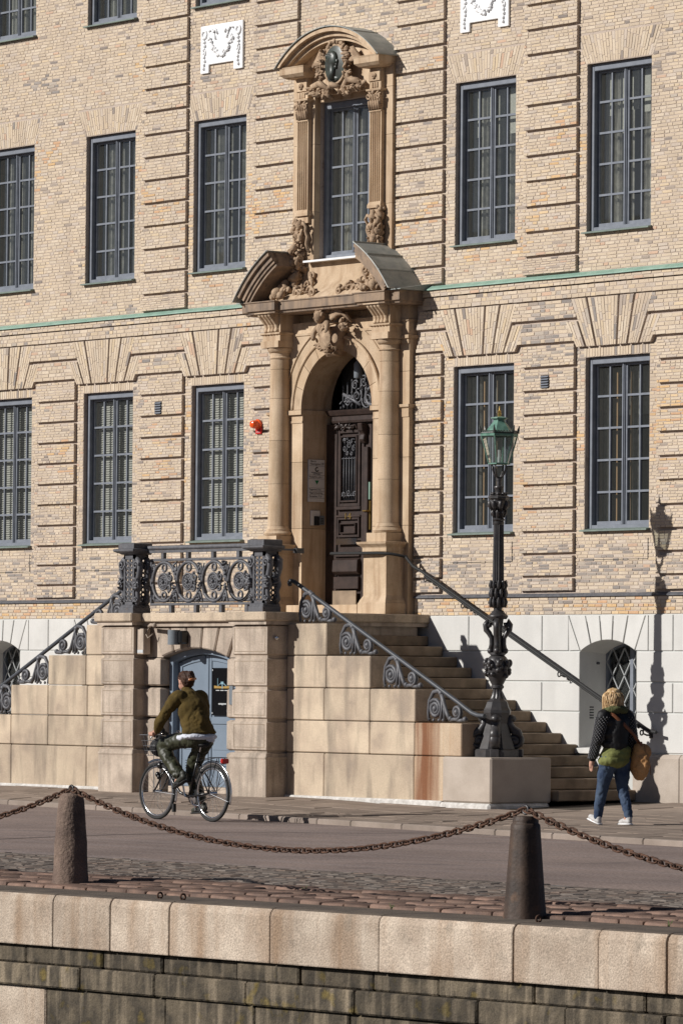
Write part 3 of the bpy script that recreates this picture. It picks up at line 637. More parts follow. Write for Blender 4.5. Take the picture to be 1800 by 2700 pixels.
# concave apron panel under the upper window, with foliage and hanging fruit swags
prof = [(-.40, 6.80), (-.36, 6.86), (-.24, 6.94), (-.14, 7.05), (-.10, 7.18), (-.10, 7.36)]
m = MB(); m.prismx(prof+[(.0, 7.36), (0, 6.80)], XC-1.15, XC+1.15); m.build('apron_panel', 'sandstone', B, smooth='auto')
MB().prismx([(-.22, 7.335), (-.22, 7.362), (.06, 7.385), (.06, 7.335)], XC-.72, XC+.72).build('window_ledge', 'white_metal', B)
def yprof(z):
    for (y0, z0), (y1, z1) in zip(prof, prof[1:]):
        if z <= z1: return y0+(y1-y0)*(z-z0)/(z1-z0)
    return -.10
for s in (-1, 1):
    m = MB()
    path = [(XC+s*.93, 8.0), (XC+s*.90, 7.72), (XC+s*.93, 7.45), (XC+s*.90, 7.22), (XC+s*.98, 7.02), (XC+s*1.12, 6.88)]
    for k in range(170):
        t = RN.random()**.9*5; i = int(min(t, 4.999)); a, b = path[i], path[i+1]; u = t-i; wd = .075+.06*(t/5)
        x, z = a[0]+(b[0]-a[0])*u+RN.uniform(-wd, wd), a[1]+(b[1]-a[1])*u+RN.uniform(-.05, .05); y = (yprof(z) if z < 7.3 else -.13)-RN.uniform(.0, .10+.05*t/5)
        q = RN.uniform(.024, .05)*(1+.25*t/5); m.ell((x, y, z), (q*RN.choice((.45, 1)), q*.8, q*RN.uniform(.8, 1.4)), Quaternion((1, RN.uniform(-.5, .5), RN.uniform(-.5, .5), RN.uniform(-1, 1))).normalized().to_matrix(), 9, 6)
    for z, x, r in ((6.92, 1.10, .085), (7.13, .90, .075), (7.33, .93, .065), (6.88, .93, .06), (7.55, .90, .055)): m.ell((XC+s*x, (yprof(z) if z < 7.3 else -.14)-.11, z), (r, r, r*.95), None, 12, 8)
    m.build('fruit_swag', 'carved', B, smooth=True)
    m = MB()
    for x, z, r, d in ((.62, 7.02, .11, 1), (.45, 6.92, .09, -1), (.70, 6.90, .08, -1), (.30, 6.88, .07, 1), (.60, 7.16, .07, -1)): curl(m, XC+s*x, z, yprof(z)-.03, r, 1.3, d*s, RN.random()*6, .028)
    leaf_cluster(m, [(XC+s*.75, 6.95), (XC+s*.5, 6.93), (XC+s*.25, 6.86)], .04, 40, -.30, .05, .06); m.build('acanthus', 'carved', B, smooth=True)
# upper storey of the portal: back strips, fluted pilasters, capitals, entablature
for s in (-1, 1):
    xa, xb = sorted((XC+s*.635, XC+s*1.12))
    for za, zb in ((7.36, 8.05), (8.055, 9.0), (9.005, 9.66)): MB().box(xa, xb, -.10, .12, za, zb).build('jamb_stone', 'sandstone', B)
    c = empty('upper_pilaster', (XC+s*.825, 0, 0), B)
    def flute(a): return a
    pts = [(-.13, -.11)]
    m = MB(); n = 5
    xs = [(-.13, -.165)]
    for k in range(n):
        x = -.115+.046*k; xs += [(x+.006, -.165), (x+.014, -.148), (x+.023, -.142), (x+.032, -.148), (x+.040, -.165)]
    xs += [(.13, -.165), (.13, -.10), (-.13, -.10)]
    vs = [(x, y, 8.08) for x, y in xs]+[(x, y, 9.33) for x, y in xs]; k = len(xs); m.add(vs, [(i, (i+1) % k, (i+1) % k+k, i+k) for i in range(k)]+[tuple(range(k-1, -1, -1)), tuple(range(k, 2*k))]); m.build('fluted_shaft', 'sandstone', c)
    m = MB(); ledge(m, -.13, .13, -.165, -.08, [(.02, 8.0), (.02, 8.04), (.008, 8.07), (0, 8.085)]); m.box(-.12, .12, -.15, -.09, 7.9, 8.0); m.build('base', 'sandstone', c)
    m = MB(); m.box(-.115, .115, -.16, -.09, 9.33, 9.62); ledge(m, -.12, .12, -.165, -.08, [(0, 9.32), (.012, 9.33), (.012, 9.345), (0, 9.35)]); ledge(m, -.13, .13, -.18, -.08, [(0, 9.60), (.03, 9.615), (.035, 9.64), (0, 9.645)]); m.build('capital_block', 'sandstone', c)
    m = MB()
    for q in (-1, 1): curl(m, q*.11, 9.54, -.20, .055, 1.3, q, 1.5, .018)
    for k in range(5): m.tube([(-.1+.05*k, -.17, 9.36), (-.1+.05*k, -.195, 9.44), (-.1+.05*k, -.215, 9.47)], [.03, .026, .012], 6); m.tube([(-.075+.05*k, -.17, 9.42), (-.075+.05*k, -.195, 9.53), (-.075+.05*k, -.22, 9.56)], [.026, .022, .012], 6)
    m.ell((0, -.21, 9.59), .03, None, 8, 5); m.build('acanthus', 'carved', c, smooth=True)
    m = MB(); m.box(-.125, .125, -.175, -.05, 9.645, 9.93)
    for k in range(3): m.box(-.07+.05*k, -.04+.05*k, -.19, -.17, 9.66, 9.73)
    ledge(m, -.11, .11, -.185, -.05, [(0, 9.745), (.012, 9.75), (.012, 9.87), (0, 9.88)]); m.build('triglyph_block', 'sandstone', c)
    m = MB(); curl(m, 0, 9.81, -.205, .045, 1.6, 1, 0, .014); m.build('scroll', 'carved', c, smooth=True)
    # ribbon, mask and drop below the pilaster
    m = MB()
    for q in (-1, 1):
        m.tube([(q*.02, -.17, 7.84), (q*.10, -.22, 7.90), (q*.15, -.21, 7.84), (q*.12, -.19, 7.78), (q*.15, -.18, 7.70), (q*.11, -.17, 7.60), (q*.15, -.16, 7.50)], .024, 6)
        m.tube([(q*.03, -.18, 7.82), (q*.07, -.23, 7.74), (q*.02, -.21, 7.66)], .025, 6)
    leaf_cluster(m, [(0, 7.86), (0, 7.66), (.02, 7.48)], .045, 34, -.18, .06, .06); m.ell((0, -.20, 7.87), (.06, .06, .07), None, 10, 6); m.build('carved_drop', 'carved', c, smooth=True)
    cx = XC+s*.85; m = MB(); ledge(m, cx-.20, cx+.20, -.28, .05, [(0, 9.93), (.03, 9.945), (.075, 9.985), (.08, 10.06), (.09, 10.085), (0, 10.09)]); m.build('cornice_break', 'sandstone', B)
MB().box(XC-.66, XC+.66, -.02, .14, 9.59, 9.72).build('lintel', 'sandstone', B)
MB().box(XC-1.12, XC+1.12, -.10, .02, 9.665, 10.12).build('tympanum_base', 'sandstone', B)
hc, rise, zs = 1.14, .46, 10.09; Rp = (hc*hc+rise*rise)/(2*rise)
ao = seg_arc(XC-hc, XC+hc, zs, rise, 28)
MB().prism(ao, -.11, .02).build('tympanum', 'sandstone', B)
pd = None
for r_in, r_out, y in ((.13, .19, -.27), (.06, .13, -.33), (.0, .06, -.40)):
    def off(d): return seg_arc(XC-hc+d*1.12, XC+hc-d*1.12, zs, rise-d*.93, 28)
    o = MB().prism(off(r_out)[::-1]+off(r_in) if False else off(r_in)+off(r_out)[::-1], y, .01).build('pediment_arch' if pd is None else 'pediment_moulding', 'sandstone', pd or B); pd = pd or o
oo = seg_arc(XC-hc-.03, XC+hc+.03, zs-.01, rise+.03, 28); ii = seg_arc(XC-hc-.012, XC+hc+.012, zs-.005, rise+.012, 28)
for k in range(4): MB().prism(oo[7*k:7*k+8]+ii[7*k:7*k+8][::-1], -.425, .02).build('lead_sheet', 'lead', pd)
for k in (0, 7, 14, 21, 28): MB().tube([(oo[k][0], -.425, oo[k][1]), (oo[k][0], .02, oo[k][1])], .011, 5).build('lead_seam', 'lead', pd)
# bronze portrait medallion, wreath, wings, palm sprays
md = MB(); cx, cz = XC, 10.05
vs = []
md.lathe([(.0, 0), (.195, .0), (.20, .02), (.17, .035), (.0, .045)], 32); med = md.build('medallion', 'bronze', B, smooth='auto'); med.matrix_local = Matrix.Translation((cx, -.225, cz)) @ Matrix.Rotation(pi/2, 4, 'X') @ Matrix.Diagonal((1.12, 1.32, 1, 1))
m = MB(); m.ring((cx, -.23, cz), .24, .022, sx=1., sz=1.13, n=36); m.build('medallion_rim', 'carved', B, smooth=True)
m = MB(); m.ell((cx+.0, -.27, cz+.06), (.095, .055, .12), None, 16, 10); m.ell((cx-.03, -.275, cz+.10), (.105, .05, .09), None, 14, 8); m.ell((cx+.085, -.275, cz+.035), (.028, .02, .035), None, 8, 6); m.ell((cx+.075, -.275, cz-.01), (.025, .02, .02), None, 8, 5); m.ell((cx+.06, -.27, cz-.045), (.035, .03, .03), None, 8, 6)
m.tube([(cx, -.265, cz), (cx-.02, -.26, cz-.12), (cx-.03, -.25, cz-.2)], [.06, .055, .075], 10); m.ell((cx-.02, -.25, cz-.2), (.13, .03, .05), None, 12, 6)
for k in range(14): m.ell((cx-.07+RN.uniform(-.05, .07), -.30, cz+.12+RN.uniform(-.06, .05)), .025, None, 7, 5)
m.build('portrait_relief', 'bronze', B, smooth=True)
m = MB()
for k in range(30): a = rad(-25+230*k/29); m.ell((cx+.285*cos(a)+RN.uniform(-.015, .015), -.235+RN.uniform(-.03, .02), cz+.315*sin(a)+RN.uniform(-.015, .015)), (.035, .035, .04), None, 8, 5)
for s in (-1, 1):
    for k in range(9):                              # wing feathers
        a = rad(12+9*k); l = .40-.03*k; m.tube([(cx+s*.30, -.24, cz+.03+.018*k), (cx+s*(.30+l*.5*cos(a*.35)), -.22, cz+.06+.02*k-.02), (cx+s*(.30+l), -.17, cz-.02+.024*k-.08)], [.035, .03, .012], 6, r2=[.03, .022, .01])
    leaf_cluster(m, [(cx+s*.28, cz+.2), (cx+s*.30, cz-.08), (cx+s*.33, cz-.22)], .05, 34, -.24, .06, .05)
    m.tube([(cx+s*.12, -.22, cz-.36), (cx+s*.32, -.26, cz-.24), (cx+s*.50, -.24, cz-.27), (cx+s*.58, -.2, cz-.34)], [.03, .05, .045, .03], 8)
    leaf_cluster(m, [(cx+s*.60, cz-.30), (cx+s*.38, cz-.36), (cx+s*.12, cz-.40)], .045, 60, -.20, .06, .05)
    for k in range(6): m.tube([(cx+s*(.14+.07*k), -.18, cz-.40), (cx+s*(.18+.07*k), -.25, cz-.36), (cx+s*(.23+.07*k), -.2, cz-.30)], [.022, .03, .01], 6)
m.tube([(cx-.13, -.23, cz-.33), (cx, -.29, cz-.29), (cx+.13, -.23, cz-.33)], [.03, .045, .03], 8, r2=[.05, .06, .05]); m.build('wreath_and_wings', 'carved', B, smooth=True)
# keystone figure: winged child leaning on a shield
m = MB(); kx, ky = XC+.02, -.36
m.ell((kx-.10, ky-.05, 6.53), (.075, .085, .095), None, 14, 10); m.ell((kx-.12, ky-.115, 6.515), (.02, .03, .02), None, 8, 6)
for k in range(26):
    a = RN.uniform(-.5, 3.6); m.ell((kx-.10+.075*cos(a), ky-.03+RN.uniform(-.05, .05), 6.56+.07*sin(a)), .026, None, 7, 5)
m.tube([(kx-.10, ky-.03, 6.46), (kx-.10, ky, 6.40), (kx-.06, ky+.02, 6.27)], [.045, .10, .085], 10); m.tube([(kx-.02, ky-.02, 6.40), (kx+.10, ky-.08, 6.43), (kx+.17, ky-.12, 6.40), (kx+.20, ky-.16, 6.29)], [.05, .047, .04, .03], 8); m.tube([(kx-.16, ky-.02, 6.40), (kx-.20, ky-.08, 6.30), (kx-.12, ky-.14, 6.22)], [.045, .042, .03], 8)
for k in range(7): m.tube([(kx+.02, ky+.06, 6.50+.015*k), (kx+.22, ky+.02, 6.56+.012*k), (kx+.36+.015*k, ky+.08, 6.50-.02*k+.06)], [.04, .035, .015], 6)
m.ring((kx+.05, ky-.06, 6.30), .09, .025); leaf_cluster(m, [(kx+.30, 6.44), (kx+.42, 6.36)], .045, 26, ky+.05, .06, .05); leaf_cluster(m, [(kx-.22, 6.18), (kx-.05, 6.10), (kx+.08, 6.05)], .05, 40, ky+.02, .06, .05)
for k in range(6): m.tube([(kx-.05+.035*k, ky+.12, 5.99), (kx-.05+.035*k, ky+.02, 6.02), (kx-.05+.035*k, ky+.10, 6.08)], .018, 6)
m.prism([(kx-.08, 5.99), (kx+.12, 5.99), (kx+.2, 6.4), (kx-.16, 6.4)], -.3, -.1)
key = m.build('keystone_figure', 'carved', B, smooth=True)
m = MB(); m.lathe([(0, 0), (.10, .0), (.115, .015), (.10, .03), (.02, .045), (0, .045)], 24); sh = m.build('shield', 'carved', key, smooth='auto'); sh.matrix_local = Matrix.Translation((kx+.16, ky-.14, 6.20)) @ Matrix.Rotation(rad(15), 4, 'Y') @ Matrix.Rotation(pi/2, 4, 'X') @ Matrix.Diagonal((1.1, 1.2, 1, 1))
# --- door recess
MB().box(XC-.80, XC+.80, -.40, .40, 2.402, 2.545).build('threshold', 'sandstone', B, bevel=.006)
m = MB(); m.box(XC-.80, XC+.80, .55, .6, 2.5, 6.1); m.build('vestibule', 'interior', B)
D = empty('door', (0, .30, 0), B)
m = MB(); m.box(XC-.795, -.37, -.02, .06, 2.545, 5.09); m.box(.40, XC+.795, .0, .06, 2.545, 5.09); m.build('door_frame', 'door_wood', D, bevel=.006)
m = MB(); m.box(-.36, .39, .0, .05, 2.545, 5.09)
def frame_panel(m, x0, x1, z0, z1, t=.03, d=.025, y=0.):
    m.box(x0, x0+t, y-d, y, z0, z1); m.box(x1-t, x1, y-d, y, z0, z1); m.box(x0+t, x1-t, y-d, y, z0, z0+t); m.box(x0+t, x1-t, y-d, y, z1-t, z1)
frame_panel(m, -.33, .17, 3.93, 5.0, .045, .035); frame_panel(m, -.27, .115, 3.99, 4.92, .025, .05); frame_panel(m, -.34, .16, 3.50, 3.78, .035, .035); frame_panel(m, -.27, .09, 3.55, 3.70, .02, .05)
m.box(-.35, .20, -.05, 0, 3.885, 3.93); m.box(-.35, .20, -.05, 0, 3.78, 3.81); m.prismx([(-.01, 3.22), (-.09, 3.18), (-.10, 3.02), (-.05, 2.98), (0, 2.98)], -.36, .2); m.box(-.36, .2, -.06, 0, 3.23, 3.30); m.box(-.36, .2, -.075, 0, 2.78, 2.95); m.box(.20, .25, -.03, 0, 2.6, 5.05); m.box(.27, .36, -.05, 0, 2.6, 4.75)
m.build('door_leaf', 'door_wood', D, bevel=.005)
MB().box(-.25, .095, -.012, -.004, 4.01, 4.90).build('dark_pane', 'black_gloss', D)
MB().box(-.36, .17, -.085, -.07, 2.56, 2.755).build('kick_plate', 'step_stone', D)
m = MB()
for k in range(5): m.tube([(-.20+.062*k, -.03, 4.05), (-.20+.062*k, -.03, 4.62)], .007, 6); m.ell((-.20+.062*k, -.03, 4.60), .014, None, 6, 4)
for k, (x, z, r) in enumerate(((-.17, 4.74, .045), (.03, 4.74, .045), (-.12, 4.67, .03), (-.02, 4.67, .03), (-.07, 4.78, .05), (-.20, 4.10, .04), (-.075, 4.12, .05), (.05, 4.10, .04))): curl(m, x, z, -.03, r, 1.5, 1 if k % 2 else -1, k, .008)
leaf_cluster(m, [(-.22, 4.85), (.07, 4.85)], .022, 30, -.03, .02, .03); m.tube([(-.25, -.03, 4.60), (.09, -.03, 4.60)], .006, 6); m.tube([(-.25, -.03, 4.08), (.09, -.03, 4.08)], .006, 6); m.build('door_grille', 'iron', D, smooth=True)
m = MB(); leaf_cluster(m, [(-.34, 5.04), (.14, 5.04)], .032, 55, -.04, .04, .03); m.build('door_carving', 'door_wood', D, smooth=True)
m = MB(); ledge(m, -.42, .95, -.04, .05, [(0, 5.09), (.02, 5.10), (.03, 5.13), (.03, 5.19), (.06, 5.205), (.085, 5.25), (.095, 5.275), (0, 5.285)]); m.build('door_cornice', 'door_wood', D)
m = MB(); m.prismx([(-.12, 5.08), (-.10, 4.98), (-.06, 4.93), (-.08, 4.85), (-.04, 4.80), (0, 4.80), (0, 5.08)], .20, .30); m.build('door_bracket', 'door_wood', D, bevel=.01)
text('house_number', '14', .22, 'brass', D, (-.17, -.045, 3.775-.02), (1, 0, 0), (0, 0, 1), .006).scale = (.8, .55, 1)
m = MB(); m.box(-.33, .14, -.062, -.05, 3.40, 3.485); m.build('letter_slot', 'chrome', D); m = MB(); m.box(.33, .39, -.03, .0, 4.02, 4.26); m.build('lock_plate', 'copper', D)
m = MB(); m.box(.35, .39, -.02, -.0, 3.6, 4.0); m.tube([(.37, -.03, 3.86), (.37, -.07, 3.86), (.29, -.07, 3.86)], .011, 8); m.build('door_handle', 'brass', D)
m = MB()                                            # wrought iron in the fanlight
for k in range(11): x = XC-.42+.1*k; h = .28+.30*(1-abs(k-7)/7); m.tube([(x, -.02, 5.29), (x, -.02, 5.30+h)], .008, 6); m.ell((x, -.02, 5.32+h), (.012, .012, .03), None, 6, 4)
for x, z, r, d in ((-.10, 5.40, .10, 1), (.10, 5.46, .11, -1), (.32, 5.40, .12, 1), (.52, 5.5, .13, -1), (.05, 5.62, .07, 1), (.25, 5.66, .09, -1), (.45, 5.72, .08, 1)): curl(m, x, z, -.03, r, 1.6, d, x*9, .013)
m.tube([(-.22, -.03, 5.50), (.0, -.04, 5.42), (.18, -.03, 5.33)], .025, 6, r2=.02); leaf_cluster(m, [(-.2, 5.36), (.1, 5.50), (.4, 5.62), (.6, 5.45)], .032, 70, -.03, .03, .07); m.ring((.42, -.03, 5.45), .12, .03); m.build('fanlight_ironwork', 'iron', D, smooth=True)
m = MB(); m.lathe([(.055, 5.70), (.06, 5.71), (.06, 5.90), (.02, 5.95), (.012, 6.08)], 16, c=(XC+.12, .12, 0)); m.build('hanging_lamp', 'grey_paint', B, smooth='auto')
# --- signs on the door reveal (faces +x) and on the wall
RX = XC-.795
sg = MB().box(RX+.012, RX+.035, -.05, .225, 4.0, 4.59).build('sign_board', 'sign_metal', B)
tag(sg, label='grey sign board reading Norra Hamngatan 14 with two small logos')
m = MB()
for z in (4.505, 4.375, 4.325, 4.195, 4.15, 4.105, 4.055): m.box(RX+.0355, RX+.037, -.05, .225, z-.003, z)
m.build('sign_joint', 'ink', sg)
for body, sz, y, z, al in (('Norra', .04, -.03, 4.555, 'LEFT'), ('Hamngatan', .04, -.03, 4.518, 'LEFT'), ('14', .055, .155, 4.518, 'LEFT'), ('BUSINESS REGION', .024, .09, 4.403, 'CENTER'), ('GÖTEBORG', .024, .09, 4.382, 'CENTER'), ('Reception, plan 1', .034, -.04, 4.34, 'LEFT'), ('Regionens Hus', .034, -.04, 4.163, 'LEFT'), ('Regionutveckling', .034, -.04, 4.115, 'LEFT'), ('Reception, ½ tr', .034, -.04, 4.068, 'LEFT')):
    text('sign_lettering', body, sz, 'ink', sg, (RX+.0372, y, z), (0, 1, 0), (0, 0, 1), .0004, al)
m = MB(); m.tube([(RX+.038, .09+.027*cos(rad(a)), 4.455+.027*sin(rad(a))) for a in range(60, 331, 15)], .007, 6); m.build('sign_logo', 'ink', sg)
m = MB(); m.add([(RX+.038, .055, 4.30), (RX+.038, .125, 4.30), (RX+.038, .09, 4.24)], [(0, 1, 2)]); m.build('sign_logo', 'ink_green', sg)
ic = MB().box(RX+.004, RX+.03, .0, .16, 3.67, 3.88).build('intercom', 'sign_metal', B, bevel=.006)
m = MB(); m.box(RX+.031, RX+.05, .05, .13, 3.67, 3.80); m.build('keypad', 'ink', ic); m = MB(); m.box(RX+.02, RX+.045, .145, .225, 3.68, 3.81); m.build('keypad', 'grey_paint', ic); m = MB()
for a in range(3):
    for b in range(4): m.box(RX+.0455, RX+.047, .16+.018*a, .172+.018*a, 3.695+.022*b, 3.71+.022*b)
m.build('keys', 'ink', ic)
# red alarm strobe
st = MB(); st.box(-1.80, -1.67, -PR-.03, -PR, 4.985, 5.085); st = st.build('alarm_box', 'red_plastic', B, bevel=.006); text('alarm_lettering', '! brand', .032, 'ink_white', st, (-1.785, -PR-.0312, 5.005), (1, 0, 0), (0, 0, 1), .0004)
m = MB(); m.lathe([(.075, 0), (.075, .03), (.06, .04), (.06, .09), (.048, .125), (.02, .14)], 20); al = m.build('strobe_lens', 'orange_glass', st, smooth='auto'); al.matrix_local = Matrix.Translation((-1.745, -PR-.01, 5.12)) @ Matrix.Rotation(pi/2, 4, 'X')
# ================================================================ stone staircase with landing
S = empty('stone_staircase', (XC, -1.4, 0)); S.location = (0, 0, 0)
tag(S, 'tall stone double staircase with landing and rusticated piers in front of the portal', 'staircase')
mir = lambda s, a, b: tuple(sorted((XC+s*(a-XC), XC+s*(b-XC))))
def sbox(name, x0, x1, y0, y1, z0, z1, mat='granite', bev=.010, par=S): return MB().box(x0, x1, y0, y1, z0, z1).build(name, mat, par, bevel=bev)
YF = -2.42; YB = -1.92
for s in (1, -1):
    for i in range(16):                            # risers face away from the landing
        xr = 6.475-.31*i; a, b = mir(s, xr-.36, xr); z = .1412*(i+1)
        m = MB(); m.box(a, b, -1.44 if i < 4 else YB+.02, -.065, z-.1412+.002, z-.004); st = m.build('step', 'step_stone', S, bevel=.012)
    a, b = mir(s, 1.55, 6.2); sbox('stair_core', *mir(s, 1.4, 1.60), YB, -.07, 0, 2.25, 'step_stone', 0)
    ends = [6.385, 5.74, 4.80, 3.865, 2.935]; tops = [.555, .979, 1.405, 1.83, 2.255]
    jts = [[2.75, 3.0, 4.77, 5.40], [2.93, 3.90, 4.83], [2.93, 3.0, 3.865], [2.935], []]
    lay = [[(2.08, 2.90), (2.90, 4.78), (4.78, 5.41)], [(2.08, 3.86), (3.86, 4.79), (4.79, 5.74)], [(2.08, 2.89), (2.89, 3.86), (3.86, 4.80)], [(2.08, 2.93), (2.93, 3.865)], [(2.08, 2.935)]]
    for k in range(5):
        z0 = -.10 if k == 0 else tops[k-1]; z1 = tops[k]
        for q, (a, b) in enumerate(lay[k]):
            rusty = s == 1 and ((k == 0 and q == 2) or (k == 1 and q == 2)); aa, bb = mir(s, a+.004, b-.004)
            o = sbox('stone_block', aa, bb, YF, YB, z0+.005, z1-.004, 'granite_rust' if rusty else 'granite', .012)
    aa, bb = mir(s, 5.415, 6.385); sbox('end_block', aa, bb, YF-.05, -1.47, -.02, .555, 'grey_granite' if s > 0 else 'granite', .022)
    aa, bb = mir(s, 5.40, 6.40); sbox('footing', aa, bb, YF-.09, -1.5, -.22, -.022, 'dust_white', .03); aa, bb = mir(s, 2.1, 5.41); sbox('footing', aa, bb, YF-.06, YF+.1, -.2, -.008 if s > 0 else .0, 'dust_white', .02)
    # pier of the landing: rusticated courses with sunk panels, and the side going back
    a, b = mir(s, 1.317, 2.085); zs_ = [(.557, .963), (.985, 1.385), (1.41, 1.80), (1.825, 2.24)]
    m = MB(); m.box(a+.03, b-.03, -2.72, -.2, 0, 2.25); m.build('pier_core', 'granite_pier', S)
    m = MB(); ledge(m, a+.0, b-.0, -2.75, -2.38, [(.02, -.10), (.02, .46), (.028, .47), (.028, .49), (.012, .505), (.012, .525), (0, .54)]); m.build('pier_base', 'granite_pier', S, bevel=.006)
    for z0, z1 in zs_:
        m = MB(); e = .024; ledge(m, a+.012, b-.012, -2.738, -2.40, [(-e, z0), (.012, z0+e), (.012, z1-e), (-e, z1)]); blk = m.build('pier_block', 'granite_pier', S)
        m = MB(); x0, x1, w0, w1, t = a+.045, b-.045, z0+.05, z1-.045, .007
        m.box(x0, x0+t, -2.7515, -2.745, w0, w1); m.box(x1-t, x1, -2.7515, -2.745, w0, w1); m.box(x0+t, x1-t, -2.7515, -2.745, w0, w0+t); m.box(x0+t, x1-t, -2.7515, -2.745, w1-t, w1); m.build('incised_panel', 'step_stone', blk)
    a, b = mir(s, 1.26, 2.15); m = MB(); m.box(a, b, -2.84, -.05, 2.285, 2.405); m.build('landing_slab', 'granite', S, bevel=.015); MB().box(a+.03, b-.03, -2.80, -.06, 2.236, 2.286).build('slab_moulding', 'granite_pier', S)
m = MB(); m.box(XC-1.08, XC+1.08, -2.66, -.05, 2.283, 2.403); m.build('landing_slab', 'granite', S, bevel=.012)
m = MB(); m.box(XC-1.2, XC+1.2, -2.6, -.05, 2.22, 2.284); m.build('slab_moulding', 'granite_pier', S)
# cellar doorway between the piers
YC = -2.56; cxa, cxb = XC-.765, XC+.765
arc = seg_arc(cxa, cxb, 1.80, .125, 14)
m = MB(); arch_wall(m, XC-1.14, XC+1.14, 1.80, 2.23, arc, YC+.04, -2.1); m.build('doorway_wall', 'granite_pier', S)
Pz = lambda x: 1.80+.125-((.765**2+.125**2)/.25)+math.sqrt(((.765**2+.125**2)/.25)**2-x*x)
bots = [-.765, -.47, -.155, .155, .47, .765]; tops_ = [-.97, -.57, -.19, .19, .57, .97]
for k in range(5):
    g = .012; mid = (bots[k]+bots[k+1])/2
    MB().prism([(XC+bots[k]+g, Pz(bots[k]+g)), (XC+mid, Pz(mid)), (XC+bots[k+1]-g, Pz(bots[k+1]-g)), (XC+tops_[k+1]-g, 2.21), (XC+tops_[k]+g, 2.21)], YC, -2.4).build('voussoir', 'granite_pier', S, bevel=.018)
for s in (-1, 1):
    for z0, z1 in ((-.06, .53), (.557, .963), (.985, 1.385), (1.41, 1.79)):
        a, b = sorted((XC+s*.768, XC+s*1.14)); e = .022; m = MB(); ledge(m, a+.01, b-.01, YC+.01, -2.1, [(-e, z0), (.01, z0+e), (.01, z1-e), (-e, z1)]); m.build('jamb_stone', 'granite_pier', S)
CD = empty('cellar_door', (0, -2.36, 0), S)
ai = seg_arc(cxa, cxb, 1.80, .125, 14); aj = seg_arc(cxa+.085, cxb-.085, 1.735, .11, 14)
m = MB(); m.prism([(cxa, 0)]+ai+[(cxb, 0), (cxb-.085, 0)]+aj[::-1]+[(cxa+.085, 0)], -.05, .08); m.build('door_frame', 'blue_door', CD, bevel=.006)
zl = lambda x: 1.735+.11-(((.68)**2+.11**2)/.22)+math.sqrt((((.68)**2+.11**2)/.22)**2-(x-XC)**2)
for a, b in ((cxa+.09, XC-.003), (XC+.003, cxb-.09)):
    xs = [a+(b-a)*i/8 for i in range(9)]; top = [(x, zl(x)-.006) for x in xs]
    lf = MB().prism([(a, .05)]+top+[(b, .05)], .06, .11).build('door_leaf', 'blue_door', CD, bevel=.004)
    st = .075; m = MB(); m.box(a, a+st, .045, .06, .05, zl(a)-.01); m.box(b-st, b, .045, .06, .05, zl(b)-.05); m.box(a+st, b-st, .045, .06, .05, .20); m.box(a+st, b-st, .045, .06, .90, 1.0)
    q = [a+st+(b-a-2*st)*i/8 for i in range(9)]; m.prism([(x, zl(x)-.01) for x in q]+[(x, zl(x)-.09) for x in q[::-1]], .045, .06); m.build('stile', 'blue_door', CD, bevel=.006)
    for zz in (.30, .335, .37, .405): MB().box(a+.14, b-.14, .045, .062, zz, zz+.012).build('louvre', 'blue_door', CD)
    MB().box(a+st+.03, b-st-.03, .054, .06, .55, .86).build('raised_panel', 'blue_door', CD, bevel=.004)
m = MB(); m.box(XC-.03, XC+.03, .03, .06, .05, zl(XC)-.01); m.build('meeting_stile', 'blue_door', CD, bevel=.008)
po = MB().box(XC+.115, XC+.60, .025, .044, 1.02, 1.66).build('poster_board', 'black_gloss', CD)
tag(po, label='black poster board with a small gold and blue emblem and white print')
m = MB()
for i in range(13): m.box(XC+.17+.028*i, XC+.17+.022+.028*i, .0225, .025, 1.385, 1.385+.024+.012*abs(i-6)/6)
m.build('emblem_lettering', 'ink_gold', CD)
m = MB(); m.tube([(XC+.26, .024, 1.415), (XC+.30, .024, 1.445), (XC+.40, .024, 1.445), (XC+.44, .024, 1.415)], .006, 5); m.box(XC+.32, XC+.38, .0225, .025, 1.45, 1.475); m.box(XC+.345, XC+.362, .022, .025, 1.38, 1.44); m.box(XC+.245, XC+.252, .0225, .025, 1.42, 1.52); m.box(XC+.465, XC+.472, .0225, .025, 1.42, 1.52); m.build('emblem', 'ink_blue', CD)
m = MB()
for i in range(3): m.box(XC+.21+.10*i, XC+.29+.10*i, .0225, .025, 1.352, 1.362)
for i in range(10): m.box(XC+.27+.018*i, XC+.283+.018*i, .0225, .025, 1.165+(-.006 if i in (4, 5) else 0), 1.185)
for x, z in ((.13, 1.63), (.585, 1.63), (.13, 1.05), (.575, 1.055)): m.box(XC+x-.008, XC+x+.008, .0225, .025, z-.01, z+.01)
m.build('poster_print', 'ink_white', CD)
m = MB(); curl(m, XC+.50, 1.08, .022, .045, 1.2, 1, 0, .004); curl(m, XC+.56, 1.13, .022, .045, 1.2, -1, 2, .004); curl(m, XC+.56, 1.19, .022, .03, 1, 1, 4, .004); m.build('poster_print', 'grey_paint', CD)
MB().box(XC+.69, XC+.75, -.02, .03, 1.23, 1.40).build('lock_plate', 'brass', CD); MB().box(XC-.70, XC+.70, -.1, .3, -.03, .05).build('threshold', 'granite_pier', CD)
